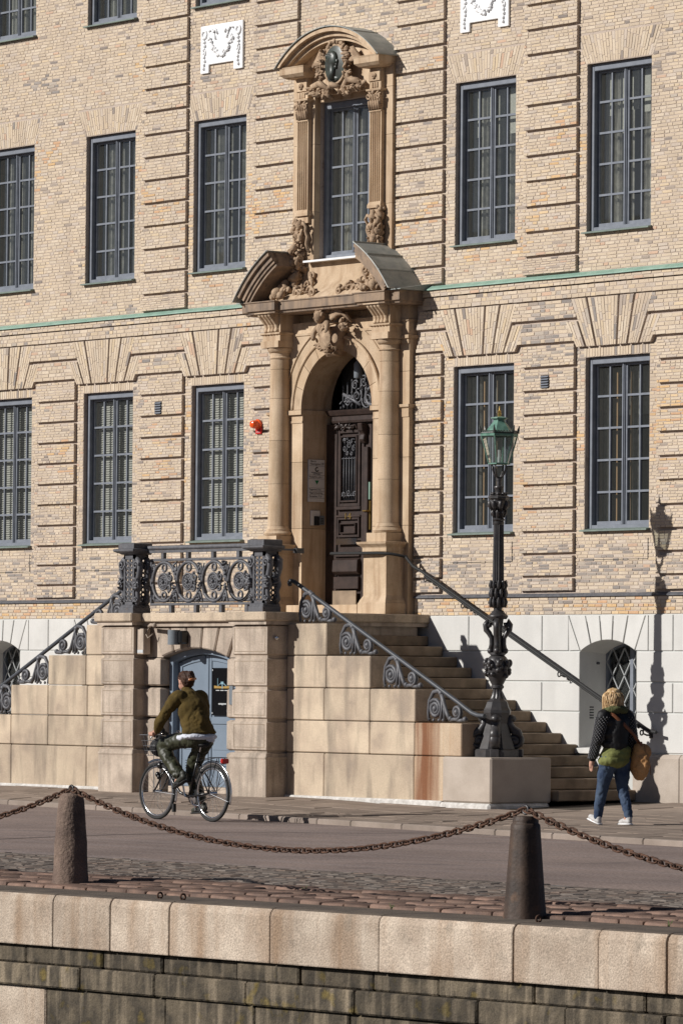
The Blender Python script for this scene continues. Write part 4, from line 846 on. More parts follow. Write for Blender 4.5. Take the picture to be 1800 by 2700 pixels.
# fittings under the landing
lp = empty('wall_lamp', (XC-.28, YC-.13, 2.07), S)
m = MB(); m.lathe([(.075, -.10), (.085, -.10), (.085, .10), (.075, .10)], 24); m.build('shade', 'grey_paint', lp, smooth='auto'); m = MB(); m.box(-.04, .16, .0, .14, -.09, .09); m.build('bracket', 'black_paint', lp, bevel=.02)
bx_ = MB().box(-.94, -.80, -2.70, -2.58, 1.84, 2.19).build('meter_box', 'granite_pier', S, bevel=.006); MB().box(-.935, -.805, -2.703, -2.70, 1.86, 1.90).build('meter_label', 'ink_white', bx_)
m = MB(); m.tube([(-.72, -2.66, 2.22), (-.60, -2.72, 2.24), (-.5, -2.72, 2.235)], .025, 8); m.tube([(-.78, -2.62, 2.2), (-.80, -2.66, 2.12), (-.72, -2.68, 2.06), (-.66, -2.64, 2.12)], .009, 6); m.ell((-.5, -2.73, 2.235), .034, None, 10, 6); m.build('security_camera', 'granite_pier', S, smooth=True)
m = MB(); m.ell((2.115, -2.62, 2.06), .035, None, 12, 8); m.ell((2.14, -2.62, 2.06), .018, None, 8, 6); m.build('door_bell', 'chrome', S, smooth=True)
MB().box(1.02, 1.10, YC-.02, YC, 1.17, 1.42).build('keypad', 'grey_paint', S)

# ================================================================ wrought iron
def iron_post(x, y):
    p = empty('baluster_post', (x, y, 2.405), BAL); h_ = .105
    m = MB(); ledge(m, -.13, .13, -.13, .13, [(.035, 0), (.035, .07), (.02, .075), (.02, .10), (0, .115)]); m.build('post_base', 'iron', p)
    m = MB()
    for sx in (-1, 1):
        for sy in (-1, 1): m.box(sx*h_-.016, sx*h_+.016, sy*h_-.016, sy*h_+.016, .11, .80)
    m.box(-h_-.016, h_+.016, -h_-.016, h_+.016, .74, .81); m.box(-h_-.016, h_+.016, -h_-.016, h_+.016, .11, .15); m.build('post_frame', 'iron', p)
    m = MB()
    for k in range(9):
        for d in (-1, 1): m.ring((d*.044, -h_-.004, .19+.0655*k), .030, .013, 'y', 14, 5); m.ring((h_+.004, d*.044, .19+.0655*k), .030, .013, 'x', 14, 5)
    m.tube([(0, -h_-.004, .14), (0, -h_-.004, .75)], .008, 5); m.build('pierced_panel', 'iron', p)
    for q in (-1, 1):                              # scroll consoles on the flanks, front edge level with the panel
        for yy in (-.085,) if q < 0 else (-.085, .07):
            m = MB(); pts = [(q*.12, yy, .68), (q*.16, yy, .74), (q*.215, yy, .69), (q*.215, yy, .58), (q*.165, yy, .46), (q*.20, yy, .36), (q*.16, yy, .27), (q*.185, yy, .17), (q*.15, yy, .12)]
            m.tube(pts, [.035, .04, .05, .045, .04, .04, .032, .036, .03], 8, r2=[.035]*9, up=(0, 1, 0)); curl(m, q*.17, .65, yy-.035, .062, 1.4, q, 0, .018); curl(m, q*.165, .19, yy-.035, .042, 1.3, -q, 0, .015); leaf_cluster(m, [(q*.18, .47), (q*.19, .34)], .045, 22, yy-.03, .03, .02); m.build('scroll_console', 'iron', p, smooth=True)
    m = MB(); ledge(m, -.15, .15, -.14, .14, [(0, .80), (.02, .815), (.07, .835), (.085, .85), (.085, .875), (.03, .885), (.03, .95), (0, .96)]); m.build('post_cap', 'iron', p)
    return p
BAL = empty('iron_balustrade', (0, 0, 0)); tag(BAL, 'black cast iron balustrade with scrollwork panel on the front edge of the landing', 'railing')
YI = -2.56
iron_post(-1.10, -2.62); iron_post(1.86, -2.62)
m = MB(); m.tube([(-1.0, YI, 3.295), (1.75, YI, 3.295)], .032, 10); m.box(-.95, 1.7, YI-.03, YI+.03, 3.225, 3.262); m.build('top_rail', 'iron', BAL, smooth='auto')
px0, px1, pz0, pz1 = -.82, 1.53, 2.505, 3.145
m = MB()
for a, b, c, d in ((px0, px1, pz1-.035, pz1), (px0, px1, pz0, pz0+.035), (px0, px0+.035, pz0+.035, pz1-.035), (px1-.035, px1, pz0+.035, pz1-.035)): m.box(a, b, YI-.025, YI+.025, c, d)
pf = m.build('panel_frame', 'iron', BAL, bevel=.006)
m = MB()
for k in range(4):
    x = px0+(px1-px0)*(.12+.245*k)
    MB().box(x-.03, x+.03, YI-.025, YI+.025, pz1, 3.225).build('spacer', 'iron', BAL); MB().box(x+.2-.03, x+.2+.03, YI-.03, YI+.03, 2.405, pz0).build('spacer', 'iron', BAL)
CX = [px0+(px1-px0)*q for q in (.13, .371, .618, .87)]; CZ = 2.828; RO = .262
def band(m, pts, w=.026, t=.022): m.tube([(x, YI, z) for x, z in pts], w, 6, r2=t, up=(0, 1, 0))
m = MB()
for k, c in enumerate(CX):
    top = arcpts(c, CZ+.005, RO, 188, 28, 14); bot = arcpts(c, CZ-.005, RO, 180, 335, 14)
    band(m, top+[((CX[k+1]-.19, CZ-.16) if k < 3 else (c+RO, CZ-.02))] if k < 3 else arcpts(c, CZ, RO, 188, -150, 26), .028, .024)
    band(m, bot if k else arcpts(c, CZ, RO, 180, 335, 14), .028, .024)
m.build('scroll_wave', 'iron', pf, smooth=True)
for k, c in enumerate(CX):
    m = MB(); m.lathe([(0, -.012), (.112, -.012), (.112, .012), (0, .012)], 28); ds = m.build('rosette', 'iron', pf, smooth='auto'); ds.matrix_local = Matrix.Translation((c, YI, CZ)) @ Matrix.Rotation(pi/2, 4, 'X')
    m = MB()
    for r, t in ((.108, .016), (.08, .010), (.045, .010)): m.ring((c, YI-.02, CZ), r, t, n=28)
    for j in range(9): a = 2*pi*j/9; m.ell((c+.062*cos(a), YI-.022, CZ+.062*sin(a)), (.02, .014, .02), None, 7, 5)
    m.ell((c, YI-.028, CZ), .026, None, 8, 5); m.build('rosette_relief', 'iron', pf, smooth=True)
    m = MB()
    for zz in (CZ+.19, CZ-.19): m.ring((c, YI, zz), .048, .016, n=18)
    curl(m, c+.16, CZ+.06, YI-.01, .07, 1.1, 1, 2.0, .022); curl(m, c+.13, CZ-.10, YI-.01, .06, 1.0, -1, 2.8, .02)
    leaf_cluster(m, [(c+.12, CZ+.10), (c+.17, CZ), (c+.10, CZ-.12)], .028, 22, YI, .012, .018)
    if k < 3:
        x = c+.285
        leaf_cluster(m, [(x-.05, CZ+.25), (x-.01, CZ+.12), (x-.03, CZ-.1), (x-.06, CZ-.27)], .036, 34, YI, .012, .03)
        for d in (-1, 0, 1): m.tube([(x-.01, YI, CZ+.06), (x+d*.035, YI, CZ+.17), (x+d*.075-.01, YI, CZ+.25)], [.012, .018, .008], 6); m.tube([(x-.02, YI, CZ-.12), (x-.03+d*.035, YI, CZ-.20), (x-.03+d*.075, YI, CZ-.275)], [.012, .018, .008], 6)
    m.build('leafwork', 'iron', pf, smooth=True)
for x, d in ((px0+.07, 1), (px1-.07, -1)):
    for zz in (CZ+.24, CZ-.24): m = MB(); m.tube([(x-d*.03, YI, zz), (x+d*.02, YI, zz*.5+CZ*.5)], [.018, .012], 6); leaf_cluster(m, [(x, zz), (x+d*.02, zz*.7+CZ*.3)], .025, 12, YI, .01, .02); m.build('leafwork', 'iron', pf, smooth=True)
# side balustrade returning to the wall, seen end-on
m = MB(); m.box(1.90, 1.93, -2.46, -2.10, 3.225, 3.25); m.build('side_rail', 'iron', BAL)
MB().box(1.88, 1.96, -2.18, -2.06, 3.19, 3.26).build('rail_socket', 'iron_black', BAL)
def bracket(par, x, z, d, y, sc=1.0):               # scroll foot: big rosette volute, strut and small volute; d = direction downhill
    m = MB(); P = lambda a, b: (x+d*a*sc, y, z+b*sc)
    def spiral(cx, cz, r, turns, a0, dr, w, n=26): m.tube([(x+d*(cx+r*(1-.85*i/n)*cos(a0+dr*2*pi*turns*i/n))*sc, y, z+(cz+r*(1-.85*i/n)*sin(a0+dr*2*pi*turns*i/n))*sc) for i in range(n+1)], [1.35*w*(1-.35*i/n) for i in range(n+1)], 7, r2=.024, up=(0, 1, 0))
    m.tube([P(.02, .02), P(.0, .12), P(.02, .26), P(.10, .36), P(.20, .38), P(.26, .33)], [.022, .020, .022, .028, .034, .028], 7)
    spiral(.135, .165, .115, 2.2, 2.4, -1, .022); m.ell(P(.135, .165), .045, None, 10, 6); m.ring(P(.135, .165), .105, .014, n=22)
    m.tube([P(.24, .36), P(.29, .24), P(.36, .10), P(.42, .03)], [.032, .03, .027, .03], 7); m.tube([P(.25, .30), P(.26, .16), P(.24, .03)], [.018, .02, .026], 7); m.tube([P(.27, .28), P(.30, .14), P(.31, .03)], [.014, .016, .022], 7)
    spiral(.535, .125, .085, 1.6, -1.6, 1, .024); m.ell(P(.535, .125), .045, None, 10, 6); m.tube([P(.40, .035), P(.50, .045), P(.58, .03), P(.67, .035)], [.022, .024, .022, .028], 7); m.ell(P(.69, .045), .036, None, 9, 6); m.ell(P(.42, .05), .034, None, 8, 6); m.ell(P(.24, .35), .04, None, 9, 6)
    leafs = [(.02, .03), (.10, .02), (.2, .02), (.28, .02)]
    for a, b in leafs: m.ell(P(a, b+.01), (.022, .018, .022), None, 7, 5)
    m.build('scroll_bracket', 'iron', par, smooth=True)
for s, lab in ((1, 'black iron handrail on scroll brackets down the stair flank beside the lamp post'), (-1, 'black iron handrail on scroll brackets down the stair flank away from the lamp post')):
    HR = empty('stair_handrail', (0, 0, 0)); tag(HR, lab, 'handrail'); X = lambda x: XC+s*(x-XC); yr = -2.3
    pts = [(1.98, 2.76), (1.96, 2.80), (1.99, 2.825), (2.08, 2.805), (2.216, 2.745), (2.513, 2.607), (4.948, 1.505), (5.527, 1.242), (5.68, 1.165), (5.80, 1.11), (5.92, 1.08), (6.05, 1.075)]
    fine = []
    for (a, b), (c, d) in zip(pts, pts[1:]):
        n = 3 if c-a < 1 else 10
        fine += [(a+(c-a)*i/n, b+(d-b)*i/n) for i in range(n)]
    m = MB(); m.tube([(X(a), yr, b) for a, b in fine+[pts[-1]]], .029, 10); m.build('rail', 'rail_paint', HR, smooth='auto')
    for x, z in ((2.20, 2.255), (3.08, 1.83), (4.01, 1.405), (4.92, .979)): bracket(HR, X(x), z, s, yr, 1.08)
WR = empty('wall_handrail', (0, 0, 0)); tag(WR, 'slim black handrail fixed along the white wall above the stairs', 'handrail')
pts = [(.55, -.52, 3.245), (1.55, -.5, 3.24), (1.75, -.40, 3.225), (1.84, -.24, 3.19), (1.98, -.22, 3.06), (2.14, -.2, 2.99), (2.75, -.2, 2.712), (6.033, -.2, 1.225), (6.5, -.2, 1.01), (6.65, -.2, .95), (6.80, -.2, .90), (6.93, -.2, .88)]
m = MB(); m.tube(pts, .022, 8); m.tube([(2.2, -.2, 2.925), (6.6, -.2, .935)], .014, 6); m.build('rail', 'rubber', WR, smooth='auto')
for x in (2.25, 3.05, 5.05, 6.68):
    z = 2.712-(x-2.75)*.4528; m = MB(); m.tube([(x, -.2, z-.02), (x, -.2, z-.07), (x, -.14, z-.09), (x, -.05, z-.09)], .012, 6); m.ring((x-.03, -.2, z-.06), .03, .01, 'y', 12, 5); m.box(x-.03, x+.03, -.075, -.055, z-.13, z-.05); m.build('rail_bracket', 'iron_black', WR)

# ================================================================ lamp post
LX, LY = 5.90, -1.97
LMP = empty('lamp_post', (LX, LY, .556)); tag(LMP, 'ornate black iron lamp post with green copper lantern on the end block of the stairs', 'street lamp')
def lt(name, prof, n=24, mat='iron_black', mod=None, smooth='auto', par=LMP): return MB().lathe([(r, z-.556) for r, z in prof], n, mod=mod).build(name, mat, par, smooth=smooth)
o8 = lambda k: (lambda a, z: 1/max(cos(((a+pi/k) % (2*pi/k))-pi/k), .5)*.96)
o = lt('base_plinth', [(.305, .556), (.305, .64), (.29, .655), (.22, .665)], 8, smooth=False); o.rotation_euler.z = pi/8
for k in range(4):                                   # four scroll feet
    a = pi/4*2*k+pi/4; ft = MB(); r = lambda d, z, w: (d*cos(a), d*sin(a), z-.556)
    q = MB(); q.box(.20, .33, -.055, .055, .0, .10); q = q.build('foot_block', 'iron_black', LMP, bevel=.008); q.rotation_euler.z = a
    n = 30; sp = []
    for i in range(n+1): t = i/n; an = -1.2+2*pi*1.5*t; rr_ = .028+.075*t; sp.append((.225+rr_*cos(an), rr_*sin(an)+.76))
    path = [(d, z) for d, z in sp]+[(.20, .90), (.15, .97), (.135, 1.04)]
    ft.tube([r(d, z, 0) for d, z in sp], .034, 7, r2=.07, up=(cos(a), sin(a), 0)); ft.tube([r(d, z, 0) for d, z in [(.31, .80), (.27, .87), (.20, .90), (.155, .97), (.17, 1.05)]], [.03, .05, .06, .055, .06], 8, r2=[.07]*5, up=(cos(a), sin(a), 0))
    ft.ell(r(.225, .76, 0), (.07, .07, .07), None, 10, 6); ft.ell(r(.175, 1.04, 0), (.07, .07, .055), None, 10, 6); ft.ell(r(.165, .98, 0), (.04, .04, .06), None, 8, 6); ft.build('scroll_foot', 'iron_black', LMP, smooth=True)
lt('base_core', [(.25, .66), (.22, .75), (.18, .86), (.15, .98), (.165, 1.06), (.175, 1.10)], 8, smooth=False).rotation_euler.z = pi/8
o = lt('base_bell', [(.175, 1.10), (.18, 1.115), (.18, 1.15), (.165, 1.17), (.155, 1.19), (.135, 1.25), (.10, 1.28), (.085, 1.30)], 8, smooth=False); o.rotation_euler.z = pi/8
fl = lambda k, d: (lambda a, z: 1-d*(.5+.5*cos(k*a)))
lt('baluster_neck', [(.09, 1.295), (.072, 1.33), (.06, 1.39), (.066, 1.425)], 48, mod=fl(12, .12)); lt('neck_ring', [(.07, 1.42), (.082, 1.43), (.082, 1.455), (.07, 1.465)], 24)
lt('vase', [(.07, 1.465), (.105, 1.53), (.135, 1.60), (.142, 1.70), (.135, 1.78), (.11, 1.82), (.085, 1.84)], 28)
m = MB()
for k in range(8):
    a = 2*pi*k/8+.2
    for j in range(9): q = RN.uniform(-.25, .25); z = RN.uniform(1.57, 1.79); rr_ = .145; m.ell((rr_*cos(a+q), rr_*sin(a+q), z-.556), RN.uniform(.018, .034), None, 7, 5)
    m.ell((.155*cos(a), .155*sin(a), 1.745-.556), (.035, .035, .05), None, 8, 6)
m.build('vase_garland', 'iron_black', LMP, smooth=True)
lt('collar', [(.085, 1.838), (.10, 1.85), (.10, 1.875), (.06, 1.885)], 24); lt('stem', [(.065, 1.88), (.055, 2.0), (.06, 2.2), (.075, 2.32)], 12)
for k in range(4):
    a = pi/2*k+pi/4; m = MB(); r = lambda d, z: (d*cos(a), d*sin(a), z-.556)
    m.tube([r(.085, 1.90), r(.075, 1.98), r(.078, 2.06), r(.11, 2.12), r(.145, 2.16), r(.155, 2.23), r(.125, 2.28), r(.095, 2.25), r(.105, 2.20)], [.04, .034, .032, .036, .04, .04, .036, .03, .024], 7, r2=[.04]*9, up=(cos(a), sin(a), 0)); m.ell(r(.09, 1.90), .045, None, 9, 6); m.ell(r(.12, 2.22), .036, None, 8, 6); m.build('scroll_arm', 'iron_black', LMP, smooth=True)
lt('skirt', [(.11, 2.30), (.13, 2.335), (.128, 2.345), (.10, 2.365), (.075, 2.40), (.055, 2.415), (.057, 2.45)], 28)
lt('leaf_bulb', [(.06, 2.445), (.085, 2.455), (.097, 2.50), (.094, 2.56), (.083, 2.64), (.08, 2.72), (.07, 2.75)], 40, mod=fl(10, .10))
m = MB()
for k in range(10):
    a = 2*pi*k/10
    for z, d in ((2.45, .0), (2.56, .31), (2.66, .0)): m.tube([((.080+.012*(z < 2.6))*cos(a+d), (.080+.012*(z < 2.6))*sin(a+d), z-.556), (.103*cos(a+d), .103*sin(a+d), z+.07-.556), (.095*cos(a+d), .095*sin(a+d), z+.12-.556), (.108*cos(a+d), .108*sin(a+d), z+.13-.556)], [.018, .026, .016, .008], 6)
m.build('leaf_tips', 'iron_black', LMP, smooth=True)
lt('fluted_shaft', [(.074, 2.74), (.072, 2.9), (.066, 3.45), (.066, 3.50)], 96, mod=fl(16, .14)); lt('shaft_ring', [(.062, 3.495), (.07, 3.505), (.07, 3.53), (.06, 3.54)], 24)
lt('capital', [(.06, 3.535), (.085, 3.56), (.06, 3.585), (.07, 3.62), (.075, 3.66), (.075, 3.69), (.11, 3.73), (.125, 3.78), (.11, 3.81)], 40, mod=fl(8, .07))
m = MB()
for k in range(8):
    a = 2*pi*k/8+.3; m.tube([(.075*cos(a), .075*sin(a), 3.68-.556), (.118*cos(a), .118*sin(a), 3.74-.556), (.12*cos(a), .12*sin(a), 3.79-.556), (.14*cos(a), .14*sin(a), 3.785-.556)], [.02, .034, .026, .012], 6); m.tube([(.06*cos(a+.4), .06*sin(a+.4), 3.59-.556), (.085*cos(a+.4), .085*sin(a+.4), 3.65-.556), (.10*cos(a+.4), .10*sin(a+.4), 3.68-.556)], [.016, .024, .01], 6)
m.build('capital_leaves', 'iron_black', LMP, smooth=True)
lt('abacus', [(.118, 3.81), (.138, 3.835), (.138, 3.85), (.10, 3.875), (.05, 3.89)], 8, smooth=False); lt('top_neck', [(.05, 3.885), (.043, 3.93), (.065, 3.97), (.06, 3.985), (.03, 3.99), (.03, 4.05), (.038, 4.055), (.038, 4.10), (.03, 4.105)], 20)
m = MB()
for k in range(8): a = 2*pi*k/8; m.ell((.09*cos(a), .09*sin(a), 3.89-.556), (.028, .028, .02), None, 7, 5)
m.build('neck_leaves', 'iron_black', LMP, smooth=True)
for k in range(4):
    a = pi/2*k+.35; m = MB(); r = lambda d, z: (d*cos(a), d*sin(a), z-.556); m.tube([r(.03, 4.09), r(.075, 4.14), r(.095, 4.20), (r(.10, 4.26))], .012, 6, up=(cos(a+1.57), sin(a+1.57), 0)); m.build('lantern_fork', 'iron_black', LMP, smooth=True)
LN = empty('lantern', (0, 0, 4.27-.556), LMP, rotz=rad(6))
hexp = lambda r, z: [(r*cos(pi/3*k), r*sin(pi/3*k), z) for k in range(6)]
A_, B_ = hexp(.135, .0), hexp(.238, .36)
m = MB(); m.lathe([(.115, -.012), (.145, -.006), (.145, .006), (.125, .012)], 6); m.build('lantern_floor', 'copper_lamp', LN)
for k in range(6): MB().tube([A_[k], B_[k]], .009, 6).build('lantern_bar', 'copper_lamp', LN)
for k in range(6):
    j = (k+1) % 6; MB().add([Vector(A_[k])*.985, Vector(A_[j])*.985, Vector(B_[j])*.985+Vector((0, 0, .005)), Vector(B_[k])*.985+Vector((0, 0, .005))], [(0, 1, 2, 3)]).build('lantern_pane', 'lantern_glass', LN)
m = MB(); m.lathe([(.225, .345), (.245, .35), (.25, .375), (.235, .385), (.19, .40), (.085, .53), (.078, .535), (.078, .56), (.115, .575), (.112, .585), (.05, .60), (.0, .60)], 6, caps=False); m.build('lantern_roof', 'copper_lamp', LN)
m = MB()
C_ = hexp(.245, .39)
for k in range(6):
    a_, b_ = Vector(C_[k]), Vector(C_[(k+1) % 6])
    for j in range(7): p = a_.lerp(b_, (j+.5)/7); m.ring((p.x, p.y, p.z+.012), .014, .006, 'x' if k in (0, 2, 3, 5) else 'y', 8, 4)
    m.tube([a_, b_], .009, 5); m.tube([a_, a_*1.03+Vector((0, 0, .04)), a_*1.08+Vector((0, 0, .065))], [.018, .016, .004], 5)
m.build('cresting', 'bronze', LN)
m = MB(); m.lathe([(.022, .60), (.02, .62), (.028, .635), (.018, .65), (.022, .665), (.009, .685), (.005, .73), (.0, .735)], 12); m.build('finial', 'brass', LN, smooth='auto')
m = MB(); m.lathe([(.028, .01), (.028, .085), (.022, .09), (.022, .175), (.0, .18)], 14); m.build('bulb', 'white_metal', LN, smooth='auto')
# ================================================================ street
def kerb_y(x): return -4.69-.155*x                    # back edge of the carriageway runs slightly askew to the front
SK = .056
def quay_y(x): return -17.90+SK*(x-23)                # front edge of the quay coping
def road_z(x, y):
    k = kerb_y(x)
    pts = [(k, -.212), (k-1.2, -.205), (-13.2, -.205), (-16.2, -.245), (quay_y(x)+.6, -.297), (quay_y(x), -.302)]
    if y >= k: return -.212
    for (a, za), (b, zb) in zip(pts, pts[1:]):
        if y >= b: return za+(zb-za)*(y-a)/(b-a)
    return -.302
def pave_z(x, y):
    k = kerb_y(x)+.16; b = min(1, max(0, (x-2)/4)); z0 = -.03-.06*b*b*(3-2*b)
    if y > -2.45: return z0*max(0, (y+.1)/-2.35)
    t = min(1, max(0, (y+2.45)/(k+2.45))); return z0+(-.15-z0)*t
def sheet(name, xs, yfun, zfun, mat, ny, kind='structure', dz=0):
    vs, fs = [], []
    for x in xs:
        y0, y1 = yfun(x)
        for j in range(ny+1): y = y0+(y1-y0)*j/ny; vs.append((x, y, zfun(x, y)+dz))
    n = ny+1
    for i in range(len(xs)-1):
        for j in range(ny): a = i*n+j; fs.append((a, a+n, a+n+1, a+1))
    o = MB().add(vs, fs).build(name, mat); tag(o, kind=kind); return o
XS = [-160, -80, -40, -25]+[-20+1.0*i for i in range(66)]+[60, 90, 150]
edge = lambda x: -14.35+.0*(x-18)
sheet('road', XS, lambda x: (edge(x), kerb_y(x)), road_z, 'asphalt', 14)
sheet('sett_bed', XS, lambda x: (quay_y(x)+.5, edge(x)), road_z, 'joint_dirt', 8, dz=-.012)
sheet('pavement', XS, lambda x: (kerb_y(x)+.0, max(.6, kerb_y(x)+1)), lambda x, y: pave_z(x, y)-.012, 'joint_dirt', 8)
g = MB(); g.add([(-400, 8.5, -.05), (400, 8.5, -.05), (400, 600, -.05), (-400, 600, -.05)], [(0, 1, 2, 3)]); tag(g.build('ground', 'slab'), kind='structure')
# dark strip laid on the asphalt as the shadow of an overhead wire
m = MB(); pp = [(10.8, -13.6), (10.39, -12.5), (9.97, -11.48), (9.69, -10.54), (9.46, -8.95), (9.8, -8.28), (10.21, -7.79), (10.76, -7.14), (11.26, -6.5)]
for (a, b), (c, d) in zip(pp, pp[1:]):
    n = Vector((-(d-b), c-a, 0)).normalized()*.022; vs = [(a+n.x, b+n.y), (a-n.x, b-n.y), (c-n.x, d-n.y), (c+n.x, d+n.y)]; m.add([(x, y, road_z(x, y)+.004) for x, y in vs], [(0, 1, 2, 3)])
tag(m.build('wire_shadow_strip', 'wire_shadow_strip'), kind='structure')
# pavement slabs: long granite slabs laid in courses parallel to the kerb
PV = empty('pavement_slabs', (0, 0, 0)); tag(PV, kind='structure')
cnt = 0
for x_ in range(1):
    rows = [(.17, .55), (.55, .80), (.80, 1.05), (1.05, 1.55), (1.55, 1.85), (1.85, 2.35), (2.35, 2.8), (2.8, 3.3), (3.3, 3.8), (3.8, 4.4), (4.4, 5.0), (5.0, 5.6)]
    for r0, r1 in rows:
        x = -9.5+RN.uniform(0, .8)
        while x < 17:
            l = RN.uniform(.7, 1.5) if r1-r0 > .3 else RN.uniform(.35, .8); q = .008; y0, y1 = kerb_y(x+l/2)+r0, kerb_y(x+l/2)+r1
            if y1 < -.12 and not (y0 > -2.5 and -6.1 < x < 6.45) and not (y0 > YF and -6.2 < x < 6.4):
                y1 = min(y1, -.13); dz = RN.uniform(-.004, .004); vs = []
                for a, b in ((x+q, r0+q), (x+l-q, r0+q), (x+l-q, r1-q), (x+q, r1-q)): yy = kerb_y(a)+b; vs.append((a, yy, pave_z(a, yy)+dz+RN.uniform(-.002, .002)))
                vs += [(a, b, c-.04) for a, b, c in vs]
                MB().add(vs, [(0, 1, 2, 3), (0, 4, 5, 1), (1, 5, 6, 2), (2, 6, 7, 3), (3, 7, 4, 0)]).build('slab', 'slab', PV); cnt += 1
            x += l
KB = empty('kerb', (0, 0, 0)); tag(KB, kind='structure')
x = -10
while x < 18:
    l = RN.uniform(.75, 1.25); vs = []
    for dz in (0, 1):
        for a, b in ((x+.005, -.005), (x+l-.005, -.005), (x+l-.005, .155), (x+.005, .155)): yy = kerb_y(a)+b; vs.append((a, yy, (pave_z(a, yy)+.002 if dz else -.33)))
    MB().add(vs, [(0, 3, 2, 1), (4, 5, 6, 7), (0, 1, 5, 4), (1, 2, 6, 5), (2, 3, 7, 6), (3, 0, 4, 7)]).build('kerb_stone', 'kerb', KB, bevel=.015); x += l
# setts: grey field as one part, the larger reddish rows along the coping piece by piece
SF = empty('sett_paving', (0, 0, 0)); tag(SF, kind='structure')
vs, fs, cs = [], [], []
def sett(x, y, lx, ly, z, col):
    b = len(vs); j = lambda: RN.uniform(-.008, .008); q = [(x+j(), y+j()), (x+lx+j(), y+j()), (x+lx+j(), y+ly+j()), (x+j(), y+ly+j())]
    mx, my = x+lx/2, y+ly/2; top = [(mx+(a-mx)*.86, my+(c-my)*.86) for a, c in q]; h = RN.uniform(.004, .011)
    for a, c in q: vs.append((a, c, road_z(a, c)-.012))
    for a, c in q: vs.append((a, c, road_z(a, c)+h*.35))
    for a, c in top: vs.append((a, c, road_z(a, c)+h))
    for k in range(4): k2 = (k+1) % 4; fs.append((b+k, b+k2, b+4+k2, b+4+k)); fs.append((b+4+k, b+4+k2, b+8+k2, b+8+k))
    fs.append((b+8, b+9, b+10, b+11)); cs.extend([*col, 1]*9)
y = 1.80
while True:
    rowd = RN.uniform(.11, .15); x = 3.0+RN.uniform(0, .15); top_y = None
    if quay_y(14)+y > edge(0): break
    while x < 34:
        lx = RN.uniform(.11, .21); yy = quay_y(x)+y
        if yy+rowd < edge(x)+.05:
            v = RN.uniform(.85, 1.15); c = RN.choice([(.19, .155, .13), (.205, .17, .145), (.175, .143, .12), (.20, .15, .12), (.215, .185, .16)]); sett(x+.006, yy+.006, lx-.014, rowd-.014, 0, [q*v for q in c])
        x += lx
    y += rowd
me = bpy.data.meshes.new('grey_setts'); me.from_pydata(vs, [], fs); at = me.attributes.new('Col', 'FLOAT_COLOR', 'FACE'); at.data.foreach_set('color', cs); me.materials.append(MATS['sett']); o = bpy.data.objects.new('grey_setts', me); COL.objects.link(o); o.parent = SF; tag(o, kind='stuff')
def cushion(lx, ly):
    m = MB(); a, b = lx/2, ly/2; base = [(-a, -b), (a, -b), (a, b), (-a, b)]; L = [(1, -.06), (1.0, .010), (.95, .020), (.84, .024)]
    v = []
    for s_, z in L: v += [(x*s_, y*s_, z) for x, y in base]
    f = [(4*i+k, 4*i+(k+1) % 4, 4*i+4+(k+1) % 4, 4*i+4+k) for i in range(3) for k in range(4)]+[(12, 13, 14, 15)]
    return m.add(v, f)
protos = []
for k in range(6):
    o = cushion(RN.uniform(.225, .30), .285).build('red_sett', 'red_sett', SF); o.modifiers.new('b', 'BEVEL').width = .012; o.data.polygons.foreach_set('use_smooth', [True]*len(o.data.polygons)); protos.append(o)
first = set()
for r in range(4):
    x = 15.2+RN.uniform(0, .2); yr = .60+.30*r+.15
    while x < 30.5:
        k = RN.randrange(6); lx = protos[k].dimensions.x or .26; o = protos[k] if k not in first else protos[k].copy()
        if k in first: COL.objects.link(o)
        first.add(k); lx = max(v.co.x for v in o.data.vertices)*2
        xx = x+lx/2; yy = quay_y(xx)+yr; o.location = (xx, yy, road_z(xx, yy)+RN.uniform(-.008, .006)); o.rotation_euler = (RN.uniform(-.03, .03), RN.uniform(-.03, .03), .056+RN.uniform(-.03, .03)); x += lx+.014
# quay wall
QW = empty('quay_wall', (0, 0, 0)); tag(QW, 'stone quay wall with pale granite coping above dark mossy courses', 'quay wall')
def quay_piece(name, mat, xa, xb, d0, z0, z1, depth=.6, bev=.02, off=0.):
    vs = []
    for zz in (z0, z1):
        for a, dd in ((xa, d0), (xb, d0), (xb, d0+depth), (xa, d0+depth)): vs.append((a, quay_y(a)+dd, zz))
    return MB().add(vs, [(0, 3, 2, 1), (4, 5, 6, 7), (0, 1, 5, 4), (1, 2, 6, 5), (2, 3, 7, 6), (3, 0, 4, 7)]).build(name, mat, QW, bevel=bev, seg=3 if bev > .03 else 1)
J = [14.2, 15.6, 16.9, 17.85, 18.72, 19.56, 20.33, 21.10, 22.37, 23.68, 25.20, 26.12, 26.83, 27.75, 28.9, 30.2]
for a, b in zip(J, J[1:]):
    d = RN.uniform(-.006, .006); pf_ = [(0, -.745), (0, -.37), (.010, -.335), (.03, -.312), (.06, -.302), (.12, -.299), (.62, -.297), (.62, -.745)]; n = len(pf_)
    vs = [(xx, quay_y(xx)+d+yy, zz) for xx in (a+.004, b-.004) for yy, zz in pf_]
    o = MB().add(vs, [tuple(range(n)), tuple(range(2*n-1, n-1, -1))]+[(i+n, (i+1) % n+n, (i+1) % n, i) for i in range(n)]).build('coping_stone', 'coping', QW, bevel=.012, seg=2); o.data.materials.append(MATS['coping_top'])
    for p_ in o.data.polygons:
        if abs(p_.normal.z) > .75 and p_.center.z > -.5: p_.material_index = 1
